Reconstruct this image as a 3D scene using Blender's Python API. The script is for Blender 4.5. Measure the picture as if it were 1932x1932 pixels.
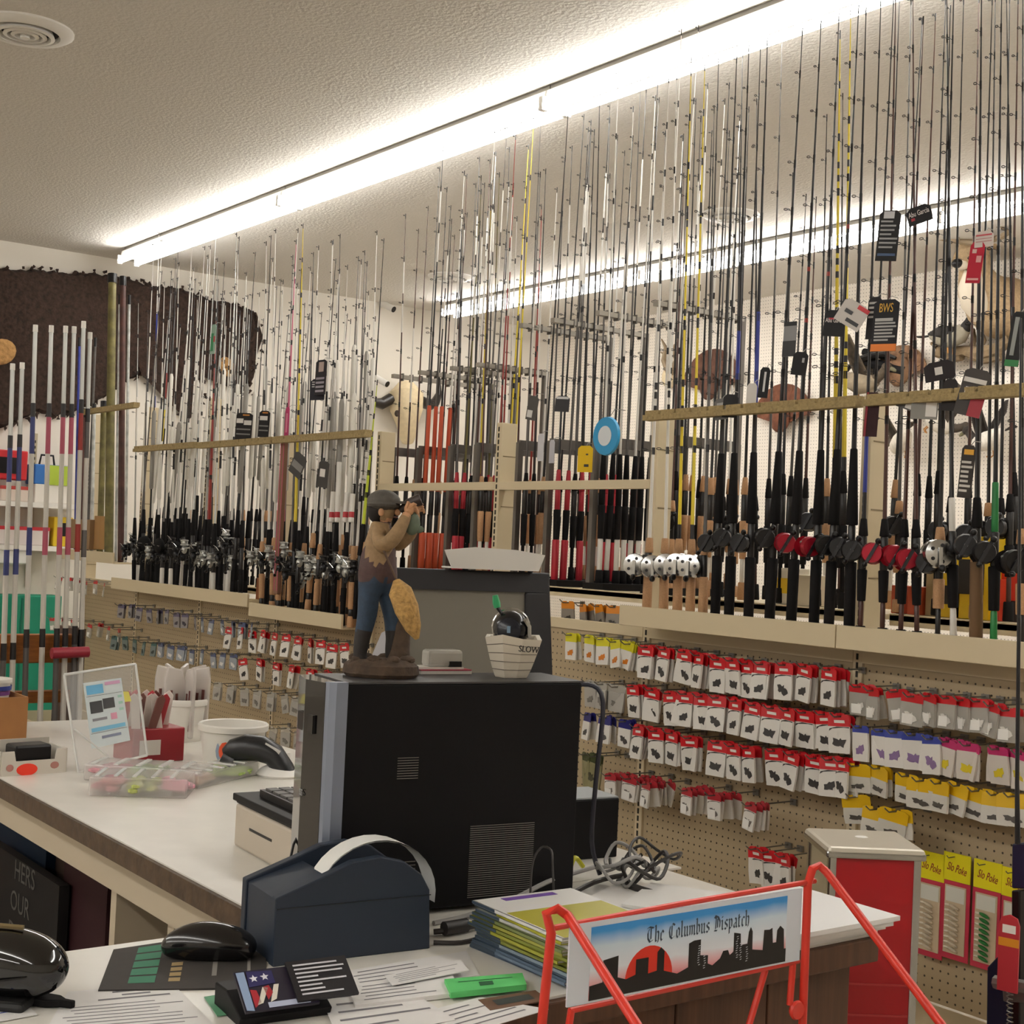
import bpy, bmesh, math, random
from mathutils import Vector, Matrix, Quaternion
for o in list(bpy.data.objects): bpy.data.objects.remove(o)
S = bpy.context.scene; COL = S.collection
V = Vector; rnd = random.Random(7)
# ---------------- camera (metres, z up, floor at 0, X runs along the rod gondola, Y across the shop)
F_PX, EYE = 2650.0, V((0, 0, 1.345))
yaw, pit, rol = (math.radians(a) for a in (36.6, 1.42, 2.65))
FWD = V((-math.cos(yaw)*math.cos(pit), math.sin(yaw)*math.cos(pit), math.sin(pit)))
_r = FWD.cross(V((0, 0, 1))).normalized(); _u = _r.cross(FWD)
RGT = math.cos(rol)*_r + math.sin(rol)*_u; UPV = -math.sin(rol)*_r + math.cos(rol)*_u
cd = bpy.data.cameras.new('camera'); cam = bpy.data.objects.new('camera', cd); COL.objects.link(cam)
cd.sensor_width = 36; cd.lens = F_PX/1932*36; cd.clip_start = .05; cd.clip_end = 60
cam.matrix_world = Matrix.Translation(EYE) @ Matrix((RGT, UPV, -FWD)).transposed().to_4x4()
S.camera = cam
# ---------------- world, exposure, lights' strength
w = bpy.data.worlds.new('world'); S.world = w; w.use_nodes = True
w.node_tree.nodes['Background'].inputs[0].default_value = (.9, .88, .85, 1)
w.node_tree.nodes['Background'].inputs[1].default_value = .02
S.view_settings.view_transform = 'Standard'; S.view_settings.look = 'None'
S.view_settings.gamma = 1; S.view_settings.use_curve_mapping = False
S.view_settings.exposure = 0.6
TUBE = 17.0
S.cycles.max_bounces = 7; S.cycles.diffuse_bounces = 4; S.cycles.caustics_reflective = False; S.cycles.caustics_refractive = False
S.cycles.transparent_max_bounces = 12
S.cycles.sample_clamp_indirect = 6

# ---------------- measuring helpers: where a sight line meets a plane of the room
def ray(x, y): return FWD + RGT*((x-966)/F_PX) - UPV*((y-966)/F_PX)
def at_y(x, y, Y): d = ray(x, y); return EYE + d*(Y/d.y)
def at_x(x, y, X): d = ray(x, y); return EYE + d*(X/d.x)
def at_z(x, y, Z): d = ray(x, y); return EYE + d*((Z-1.345)/d.z)
def x_at(px, Y, Z):                       # X of the point of the line (Y, Z) seen in column px
    k = (px-966)/F_PX; n = RGT - FWD*k
    return -(n.y*Y + n.z*(Z-1.345))/n.x

# ---------------- materials
MATS = {}
def mat(name, col, rough=.5, metal=0, bump=0, scale=60, var=0, emit=0, alpha=1, trans=0, spec=.5, coat=0, wood=None):
    if name in MATS: return MATS[name]
    m = bpy.data.materials.new(name); m.use_nodes = True; nt = m.node_tree; b = nt.nodes['Principled BSDF']
    c = (*col, 1) if len(col) == 3 else col
    b.inputs['Base Color'].default_value = c; b.inputs['Roughness'].default_value = rough
    b.inputs['Metallic'].default_value = metal; b.inputs['Specular IOR Level'].default_value = spec
    b.inputs['Coat Weight'].default_value = coat; b.inputs['Alpha'].default_value = alpha
    b.inputs['Transmission Weight'].default_value = trans
    if emit: b.inputs['Emission Color'].default_value = c; b.inputs['Emission Strength'].default_value = emit
    if bump or var:
        tc = nt.nodes.new('ShaderNodeTexCoord'); n = nt.nodes.new('ShaderNodeTexNoise')
        n.inputs['Scale'].default_value = scale; n.inputs['Detail'].default_value = 3
        src = tc.outputs['Object']
        if wood:
            mp = nt.nodes.new('ShaderNodeMapping'); mp.inputs['Scale'].default_value = wood; nt.links.new(src, mp.inputs[0]); src = mp.outputs[0]
        nt.links.new(src, n.inputs['Vector'])
        if bump:
            bp = nt.nodes.new('ShaderNodeBump'); bp.inputs['Strength'].default_value = bump; bp.inputs['Distance'].default_value = .01
            nt.links.new(n.outputs['Fac'], bp.inputs['Height']); nt.links.new(bp.outputs[0], b.inputs['Normal'])
        if var:
            r = nt.nodes.new('ShaderNodeValToRGB'); r.color_ramp.elements[0].position = .3; r.color_ramp.elements[1].position = .7
            r.color_ramp.elements[0].color = (*[v*(1-var) for v in c[:3]], 1); r.color_ramp.elements[1].color = (*[min(1, v*(1+var)) for v in c[:3]], 1)
            nt.links.new(n.outputs['Fac'], r.inputs[0]); nt.links.new(r.outputs[0], b.inputs['Base Color'])
    MATS[name] = m; return m
def H(h):                                  # sRGB hex -> linear
    v = [int(h[i:i+2], 16)/255 for i in (0, 2, 4)]
    return tuple(x/12.92 if x <= .04045 else ((x+.055)/1.055)**2.4 for x in v)
def M(h, rough=.5, **k):                   # plain paint by hex
    return mat('paint_%s_%d%s' % (h, rough*100, ''.join(sorted('%s%s' % i for i in k.items()))), H(h), rough, **k)

def peg_material(name, col, pitch=.0254, rad=.0031):
    """Pegboard: dark drilled holes on a square grid in the panel's own X-Z plane."""
    m = bpy.data.materials.new(name); m.use_nodes = True; nt = m.node_tree; b = nt.nodes['Principled BSDF']; L = nt.links.new
    def math_(op, a, bb=None):
        n = nt.nodes.new('ShaderNodeMath'); n.operation = op
        for i, v in enumerate((a, bb)):
            if v is None: continue
            if hasattr(v, 'links') or hasattr(v, 'is_linked'): L(v, n.inputs[i])
            else: n.inputs[i].default_value = v
        return n.outputs[0]
    tc = nt.nodes.new('ShaderNodeTexCoord'); sp = nt.nodes.new('ShaderNodeSeparateXYZ'); L(tc.outputs['Object'], sp.inputs[0])
    d = []
    for k in ('X', 'Z'):
        f = math_('SUBTRACT', math_('FRACT', math_('ADD', math_('DIVIDE', sp.outputs[k], pitch), 500.0)), .5)
        d.append(math_('MULTIPLY', f, f))
    hole = math_('LESS_THAN', math_('SQRT', math_('ADD', d[0], d[1])), rad/pitch)
    mx = nt.nodes.new('ShaderNodeMix'); mx.data_type = 'RGBA'
    L(hole, mx.inputs[0]); mx.inputs[6].default_value = (*col, 1); mx.inputs[7].default_value = (*[c*.13 for c in col], 1)
    L(mx.outputs[2], b.inputs['Base Color']); b.inputs['Roughness'].default_value = .55
    return m

# ---------------- mesh builder
class B:
    def __init__(s): s.bm = bmesh.new(); s.mats = []; s.mi = 0; s.T = Matrix()
    def m(s, mt):
        if mt not in s.mats: s.mats.append(mt)
        s.mi = s.mats.index(mt); return s
    def _f(s, vs):
        try: f = s.bm.faces.new(vs); f.material_index = s.mi; return f
        except ValueError: return None
    def v(s, p): return s.bm.verts.new(s.T @ V(p))
    def box(s, c, d, R=None, tap=1.0):
        """box by centre and full size; tap scales the top face"""
        x, y, z = (q/2 for q in d); c = V(c); vs = []
        for k, t in ((-z, 1), (z, tap)):
            for a, b_ in ((-x, -y), (x, -y), (x, y), (-x, y)):
                p = V((a*t, b_*t, k)); p = R @ p if R else p; vs.append(s.v(c+p))
        for q in ((3, 2, 1, 0), (4, 5, 6, 7), (0, 1, 5, 4), (1, 2, 6, 5), (2, 3, 7, 6), (3, 0, 4, 7)): s._f([vs[i] for i in q])
        return s
    def bb(s, a, b_):
        a, b_ = V(a), V(b_); return s.box((a+b_)/2, [abs(q) for q in (b_-a)])
    def cyl(s, p0, p1, r0, r1=None, n=8, cap=True):
        r1 = r0 if r1 is None else r1; p0, p1 = V(p0), V(p1); d = (p1-p0)
        if d.length < 1e-7: return s
        q = V((0, 0, 1)).rotation_difference(d.normalized()); A, Bv = [], []
        for i in range(n):
            a = 2*math.pi*i/n; e = q @ V((math.cos(a), math.sin(a), 0)); A.append(s.v(p0+e*r0)); Bv.append(s.v(p1+e*r1))
        for i in range(n): s._f([A[i], A[(i+1) % n], Bv[(i+1) % n], Bv[i]])
        if cap: s._f(A[::-1]); s._f(Bv)
        return s
    def lathe(s, prof, c=(0, 0, 0), n=16, axis=None, close=True):
        """prof: (r, z) pairs"""
        c = V(c); q = V((0, 0, 1)).rotation_difference(V(axis).normalized()) if axis is not None else None; rings = []
        for r, z in prof:
            ring = []
            for i in range(n):
                a = 2*math.pi*i/n; p = V((r*math.cos(a), r*math.sin(a), z)); ring.append(s.v(c + (q @ p if q else p)))
            rings.append(ring)
        for A, Bv in zip(rings, rings[1:]):
            for i in range(n): s._f([A[i], A[(i+1) % n], Bv[(i+1) % n], Bv[i]])
        if close: s._f(rings[0][::-1]); s._f(rings[-1])
        return s
    def tube(s, pts, r, n=6, cap=True):
        """swept tube; r number or list"""
        pts = [V(p) for p in pts]; rs = r if isinstance(r, (list, tuple)) else [r]*len(pts); rings = []; up = None
        for i, p in enumerate(pts):
            d = (pts[min(i+1, len(pts)-1)] - pts[max(i-1, 0)]).normalized()
            if up is None: up = d.orthogonal().normalized()
            up = (up - d*up.dot(d)).normalized(); sd = d.cross(up)
            rings.append([s.v(p + (up*math.cos(2*math.pi*k/n) + sd*math.sin(2*math.pi*k/n))*rs[i]) for k in range(n)])
        for A, Bv in zip(rings, rings[1:]):
            for i in range(n): s._f([A[i], A[(i+1) % n], Bv[(i+1) % n], Bv[i]])
        if cap: s._f(rings[0][::-1]); s._f(rings[-1])
        return s
    def prism(s, poly, t, o=(0, 0, 0), ax=(V((1, 0, 0)), V((0, 0, 1)), V((0, 1, 0)))):
        """extrude a 2D polygon (u, v) by t along the third axis"""
        o = V(o); u, v_, w_ = (V(a) for a in ax)
        A = [s.v(o+u*a+v_*b_) for a, b_ in poly]; Bv = [s.v(o+u*a+v_*b_+w_*t) for a, b_ in poly]
        s._f(A); s._f(Bv[::-1]); n = len(poly)
        for i in range(n): s._f([A[i], Bv[i], Bv[(i+1) % n], A[(i+1) % n]])
        return s
    def quad(s, *ps): s._f([s.v(p) for p in ps]); return s
    def ball(s, c, r, n=10, m_=7, R=None):
        c = V(c); r = V(r) if not isinstance(r, (int, float)) else V((r, r, r)); rings = []
        for j in range(m_+1):
            t = math.pi*j/m_; ring = []
            for i in range(n):
                a = 2*math.pi*i/n; p = V((r.x*math.sin(t)*math.cos(a), r.y*math.sin(t)*math.sin(a), -r.z*math.cos(t))); ring.append(s.v(c+(R @ p if R else p)))
            rings.append(ring)
        for A, Bv in zip(rings, rings[1:]):
            for i in range(n): s._f([A[i], A[(i+1) % n], Bv[(i+1) % n], Bv[i]])
        return s
    def obj(s, name, parent=None, smooth=False, bevel=0, sub=0, loc=None):
        bmesh.ops.remove_doubles(s.bm, verts=s.bm.verts, dist=1e-6)
        bmesh.ops.recalc_face_normals(s.bm, faces=s.bm.faces)
        me = bpy.data.meshes.new(name); s.bm.to_mesh(me); s.bm.free()
        for mt in s.mats: me.materials.append(mt)
        if smooth:
            for p in me.polygons: p.use_smooth = True
            try: me.set_sharp_from_angle(angle=math.radians(42))
            except Exception: pass
        o = bpy.data.objects.new(name, me); COL.objects.link(o)
        if parent: o.parent = parent
        if loc: o.location = loc
        if bevel:
            b_ = o.modifiers.new('bevel', 'BEVEL'); b_.width = bevel; b_.segments = 2; b_.limit_method = 'ANGLE'
        if sub:
            b_ = o.modifiers.new('sub', 'SUBSURF'); b_.levels = b_.render_levels = sub
        return o

def tag(o, label=None, cat=None, group=None, kind=None):
    for k, v in (('label', label), ('category', cat), ('group', group), ('kind', kind)):
        if v: o[k] = v
    return o
def thing(name, label, cat, loc=(0, 0, 0), rot=0, group=None):
    o = bpy.data.objects.new(name, None); COL.objects.link(o); o.location = loc; o.empty_display_size = .05
    if isinstance(rot, (Quaternion, Matrix)):
        o.rotation_mode = 'QUATERNION'; o.rotation_quaternion = rot if isinstance(rot, Quaternion) else rot.to_quaternion()
    else: o.rotation_euler = (0, 0, rot)
    return tag(o, label, cat, group)
def copy_thing(src, loc, rot=None, label=None, group=None):
    c = src.copy(); COL.objects.link(c); c.location = loc
    if rot is not None:
        if isinstance(rot, Quaternion): c.rotation_mode = 'QUATERNION'; c.rotation_quaternion = rot
        else: c.rotation_euler = (0, 0, rot)
    if label: c['label'] = label
    if group: c['group'] = group
    for ch in src.children:
        d = ch.copy(); COL.objects.link(d); d.parent = c
        for g in ch.children:
            e = g.copy(); COL.objects.link(e); e.parent = d
    return c
def struct(b_, name, **k): o = b_.obj(name, **k); o['kind'] = 'structure'; return o
ORD = 'first second third fourth fifth sixth seventh eighth ninth tenth eleventh twelfth thirteenth fourteenth fifteenth sixteenth seventeenth eighteenth nineteenth twentieth'.split()
def ordn(i):
    if i < 20: return ORD[i]
    t = ['', '', 'twenty', 'thirty', 'forty', 'fifty', 'sixty', 'seventy', 'eighty', 'ninety'][(i+1)//10]
    return (t[:-1]+'ieth') if (i+1) % 10 == 0 else t+'-'+ORD[(i+1) % 10-1]

def text(name, body, size, mt, parent, loc, ux, uy, ext=.0004, align='CENTER', sx=1, shear=0):
    """flat print: text whose line runs along ux and whose letters stand along uy (in the parent's frame)"""
    cu = bpy.data.curves.new(name, 'FONT'); cu.body = body; cu.size = size; cu.extrude = ext; cu.align_x = align; cu.align_y = 'CENTER'; cu.resolution_u = 3
    cu.shear = shear
    o = bpy.data.objects.new(name, cu); COL.objects.link(o); cu.materials.append(mt); o.parent = parent
    ux = V(ux).normalized(); uy = V(uy); uy = (uy-ux*uy.dot(ux)).normalized(); uz = ux.cross(uy)
    dg = bpy.context.evaluated_depsgraph_get(); dg.update(); me = bpy.data.meshes.new_from_object(o.evaluated_get(dg))
    bpy.data.objects.remove(o); me.materials.clear(); me.materials.append(mt)
    o = bpy.data.objects.new(name, me); COL.objects.link(o); o.parent = parent; o['kind'] = 'stuff'
    o.matrix_local = Matrix.Translation(V(loc)) @ Matrix((ux*sx, uy, uz)).transposed().to_4x4()
    return o

# ================= THE ROOM
XB, YR, ZC = -10.15, 7.88, 3.345
XF, YL = 5.0, -7.0
m_ceil = mat('ceiling_texture', H('dbd6ce'), .95, bump=.55, scale=55)
m_wall = mat('cream_wall_paint', H('e6e0d5'), .85, bump=.05, scale=20)
struct(B().m(mat('beige_floor', H('b0a697'), .4, bump=.03, scale=9, var=.12)).bb((XB-.2, YL-.2, -.1), (XF+.2, YR+.2, 0)), 'floor')
struct(B().m(m_ceil).bb((XB-.2, YL-.2, ZC), (XF+.2, YR+.2, ZC+.1)), 'ceiling')
struct(B().m(m_wall).bb((XB-.1, YL-.1, 0), (XB, YR+.1, ZC)), 'wall_back')
struct(B().m(m_wall).bb((XF, YL-.1, 0), (XF+.1, YR+.1, ZC)), 'wall_front')
struct(B().m(m_wall).bb((XB, YL-.1, 0), (XF, YL, ZC)), 'wall_left')
struct(B().m(peg_material('white_pegboard', H('e6ddd0'))).bb((XB, YR, 0), (XF, YR+.1, ZC)), 'wall_right')

# strip lights: bare twin tubes on a white spine, end to end in rows under the ceiling
m_tube = mat('lit_tube', (1, .985, .955), .4, emit=TUBE)
m_white = mat('white_enamel', H('ece9e3'), .45)
m_grey = mat('grey_strip', H('77736b'), .5)
def strip_light(x0, x1, y, label, group):
    t = thing('strip_light', label, 'light', ((x0+x1)/2, y, ZC), 0, group); L = (x1-x0)/2-.003
    B().m(m_grey).bb((-L, -.03, -.03), (L, .03, -.002)).obj('top_strip', t)  # darker grey strip draws the thin dark line along the fixture's top
    B().m(m_white).prism([(-.05, -.03), (.05, -.03), (.058, -.075), (-.058, -.075)], 2*L, (-L, 0, 0), (V((0, 1, 0)), V((0, 0, 1)), V((1, 0, 0)))).obj('housing', t)
    for s in (-1, 1):
        tb = B().m(m_tube).cyl((-L+.012, s*.062, -.1), (L-.012, s*.062, -.1), .019, n=12).obj('fluorescent_tube', t, smooth=True)
        for q in (-L+.006, L-.006): B().m(m_white).box((q, s*.062, -.092), (.011, .034, .06)).obj('lamp_holder', tb)
    return t
for row, y, n, desc in ((1, 3.68, 5, 'near'), (2, 6.44, 4, 'far')):
    for k in range(n):
        x0 = -9.68 + 2.45*k
        strip_light(x0, x0+2.45, y, 'white twin-tube strip light, %s from the back wall in the %s ceiling row' % (ordn(k), desc), 'strip lights in the %s ceiling row' % desc)
for r, y in ((0, -1.84), (1, -4.6)):
    for k in range(5): strip_light(-8.4+2.45*k, -5.95+2.45*k, y, 'white twin-tube strip light behind the camera, %s from the back wall in the %s row' % (ordn(k), ('third', 'fourth')[r]), 'strip lights in the %s ceiling row' % ('third', 'fourth')[r])

# round ceiling vents
def vent(px, py, r, label):
    p = at_z(px, py, ZC); t = thing('ceiling_vent', label, 'vent', p)
    m = m_white; dk = mat('vent_dark', H('2b2724'), .8)
    B().m(m).lathe([(r, 0), (r, -.008), (r*.9, -.02), (r*.72, -.024), (r*.7, -.012), (r*.7, 0)], n=32, close=False).obj('outer_flange', t, smooth=True)
    B().m(dk).lathe([(r*.7, -.004), (0.001, -.004)], n=24, close=False).obj('duct_opening', t)
    for q in (.56, .4, .24):
        B().m(m).lathe([(r*q, -.006), (r*(q+.05), -.03), (r*(q-.03), -.034), (r*(q-.06), -.012)], n=28, close=False).obj('louvre_ring', t, smooth=True)
    B().m(m).lathe([(r*.02, -.045), (r*.1, -.04), (r*.1, -.006)], n=16).obj('centre_boss', t, smooth=True)
vent(48, 54, .19, 'large round white ceiling vent above the counter, near the photo edge')
vent(1378, 404, .17, 'round white ceiling vent beyond the rods, above the far lights')
vent(850, 521, .17, 'small round white ceiling vent near the far end of the second light row')

# ================= THE GONDOLA
BAY, YP = .914, 3.264
def PX(k): return -4.488 + BAY*k
m_beige = mat('beige_steel', H('d2c2a1'), .45, bump=.02, scale=30)
m_dark = mat('slot_dark', H('2a251f'), .8)
m_peg = peg_material('tan_pegboard', H('b19e7e'))
m_rail = mat('foam_rail', H('a08c62'), .9, bump=.4, scale=120, var=.2)
G = thing('gondola_shelving', 'long beige steel gondola of pegboard bays holding the rods and tackle', 'shelving', (-5.4, 3.3, 0))
def gobj(b_, name, **k):
    o = b_.obj(name, G, **k); o.matrix_parent_inverse = Matrix.Translation(-V(G.location)); return o
for k in range(-5, 4):
    h = 2.09 if k <= -3 else 1.835; x = PX(k)
    p = gobj(B().m(m_beige).bb((x-.034, YP, .02), (x, YP+.075, h)), 'upright_post', bevel=.002)
    s = B().m(m_dark)
    z = .2
    while z < h-.03: s.bb((x-.022, YP-.0012, z), (x-.014, YP+.001, z+.018)); z += .0254
    s.obj('post_slots', p)['kind'] = 'stuff'
    s = B().m(mat('seam', H('8d7d60'), .6)); z = .5
    while z < h-.05: s.bb((x-.002, YP+.012, z), (x+.0012, YP+.073, z+.004)); z += .2
    s.obj('post_seam', p)['kind'] = 'stuff'
for k in range(-5, 3):
    a, b_ = PX(k), PX(k+1)-.034
    zt = 1.055 if k >= -1 else .98
    pn = B().m(m_peg).bb((-BAY/2+.018, -.003, 0), (BAY/2-.018, .003, zt-.158)).obj('pegboard_panel', G)
    pn.location = V(((a+b_)/2, YP+.012, .158)) - V(G.location)
    gobj(B().m(m_beige).bb((a, YP-.001, zt), (b_, YP+.03, zt+.035)), 'crossbar')
    gobj(B().m(m_beige).bb((a, YP-.45, .1), (b_, YP, .155)).bb((a, YP-.44, 0), (b_, YP-.40, .1)), 'base_deck')
    if -1 <= k <= 2: gobj(B().m(m_beige).bb((a, 3.38, 1.165), (b_, 3.40, 1.2)).bb((a, 3.38, 1.18), (b_, 3.95, 1.196)), 'back_shelf')
    elif k > -5: gobj(B().m(m_beige).bb((a, 3.38, 1.03), (b_, 3.40, 1.065)).bb((a, 3.38, 1.045), (b_, 3.75, 1.06)), 'back_shelf')
for k in (-1, 0): gobj(B().m(m_beige).bb((PX(k), YP, 1.568), (PX(k+1)-.034, YP+.03, 1.6)), 'crossbar')
# rod trays (front lip + floor) and notched foam rails
ZT = {-5: 1.21, -4: 1.055, -3: 1.055, -2: 1.015, 1: 1.165, 2: 1.165}
def tray(x0, x1, z):
    gobj(B().m(m_beige).bb((x0, 3.105, z-.066), (x1, 3.117, z)).bb((x0, 3.117, z-.066), (x1, 3.26, z-.058)), 'rod_tray', bevel=.002)
tray(-9.08, -8.16, 1.2); tray(PX(-4)-.02, PX(-2)-.02, 1.053); tray(PX(-2), PX(-1), 1.013)
tray(PX(1)+.02, PX(2)+.03, 1.168); tray(PX(2)+.034, PX(3)+.03, 1.168)
def rail(x0, x1, z, n=12):
    x0, x1 = x0*.963, x1*.963
    b_ = B().m(m_rail); L = (x1-x0)/n
    for i in range(n): b_.bb((x0+L*i+.006, 3.075, z-.004*(i % 2)), (x0+L*(i+1)-.004, 3.112, z+.02))
    b_.bb((x0, 3.07, z-.012), (x1, 3.105, z+.006))
    gobj(b_, 'rod_rail')['kind'] = 'stuff'
rail(-9.08, PX(-4)-.03, 2.065); rail(PX(-4), PX(-3)-.04, 1.805); rail(PX(-3), PX(-2)-.02, 1.8); rail(PX(-2), PX(-1)-.02, 1.80, 8)
rail(PX(1), PX(2), 1.79, 12); rail(PX(2)+.03, PX(3), 1.79, 12)

# ================= COUNTER AND DESK
TZ = .725
m_lam = mat('white_laminate', H('e2ded5'), .28, bump=.01, scale=14, var=.03)
m_edge = mat('worn_brown_edge', H('4a3826'), .6, bump=.2, scale=40, var=.35)
m_apron = mat('beige_apron', H('b3a690'), .6)
m_wood = mat('brown_panelling', H('5b3d29'), .55, bump=.1, scale=10, var=.3, wood=(1, 6, .4))
C = thing('checkout_counter', 'long white laminate counter with worn dark brown edge, left of the computer', 'counter', (-3.3, 1.5, 0))
def cobj(b_, n, par=None, **k):
    o = b_.obj(n, par or C, **k)
    if not par: o.matrix_parent_inverse = Matrix.Translation(-V(C.location))
    return o
cobj(B().m(m_lam).bb((-4.45, 1.075, TZ-.004), (-2.034, 1.97, TZ)), 'worktop')
cobj(B().m(m_edge).bb((-4.45, 1.066, TZ-.042), (-2.034, 1.082, TZ-.003)), 'front_edge')
cobj(B().m(m_apron).bb((-4.45, 1.085, TZ-.04), (-2.034, 1.95, TZ-.005)), 'core_board')
cobj(B().m(m_apron).bb((-4.45, 1.12, TZ-.135), (-2.034, 1.14, TZ-.042)), 'apron')
for x in (-2.9, -2.6): cobj(B().m(m_apron).bb((x, 1.14, 0), (x+.03, 1.9, TZ-.04)), 'support_panel')
cobj(B().m(M('4a4036', .8)).bb((-4.45, 1.88, 0), (-2.04, 1.9, TZ-.04)), 'back_panel')
cobj(B().m(m_apron).bb((-4.45, 1.3, .05), (-2.9, 1.88, .07)), 'lower_shelf')
D = thing('front_desk', 'white topped front desk with dark wood panelled front, bearing the computer', 'desk', (-1.8, 1.2, 0))
def dobj(b_, n, par=None, **k):
    o = b_.obj(n, par or D, **k)
    if not par: o.matrix_parent_inverse = Matrix.Translation(-V(D.location))
    return o
dobj(B().m(m_lam).bb((-2.03, .1, TZ-.004), (-1.525, 1.925, TZ)), 'worktop')
dobj(B().m(m_wood).bb((-2.03, .1, TZ-.045), (-1.515, 1.932, TZ-.0045)), 'edge_band', bevel=.003)
for i in range(9): dobj(B().m(m_wood).bb((-1.56, .1+.2*i, .05), (-1.545, .296+.2*i, TZ-.045)), 'panel_board', bevel=.002)
dobj(B().m(m_wood).bb((-2.0, 1.89, .0), (-1.56, 1.905, TZ-.045)), 'end_panel')
dobj(B().m(m_edge).bb((-1.99, .1, 0), (-1.6, 1.88, .08)), 'plinth')

# ================= RODS
m_cork = mat('cork', H('b98f68'), .8, bump=.2, scale=300, var=.12)
m_foam = mat('black_foam', H('121011'), .8, spec=.25)
m_tanfoam = mat('brown_foam', H('6d5236'), .8)
m_blk = mat('black_gloss', H('141213'), .35, spec=.35)
m_seat = mat('reel_seat_black', H('201e1e'), .35)
m_chrome = mat('chrome', (.5, .5, .49), .2, 1)
m_dkmetal = mat('gunmetal', (.035, .035, .038), .3, .6)
m_redmetal = mat('anodised_red', H('a3142a'), .3, .5)
m_silver = mat('silver_paint', H('b9bab6'), .3, .6)
BC = {'black': M('1a1718', .4), 'grey': M('56524f', .35), 'white': M('e2ded6', .4), 'brown': M('4a2a22', .35), 'red': M('8f2a22', .35), 'orange': M('c8411f', .4),
      'yellow': M('e0c832', .4), 'blue': M('27348a', .35), 'green': M('1d7a3d', .4), 'pink': M('c4607c', .4), 'olive': M('6b6335', .5), 'silver': m_silver, 'lime': M('c2cf3a', .4)}
HM = {'k': m_foam, 'c': m_cork, 't': m_tanfoam, 's': m_seat, 'r': M('b02030', .5), 'o': M('c4502c', .5), 'w': BC['white'], 'g': BC['grey'], 'n': BC['brown'], 'u': BC['blue'], 'e': BC['green']}
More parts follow.
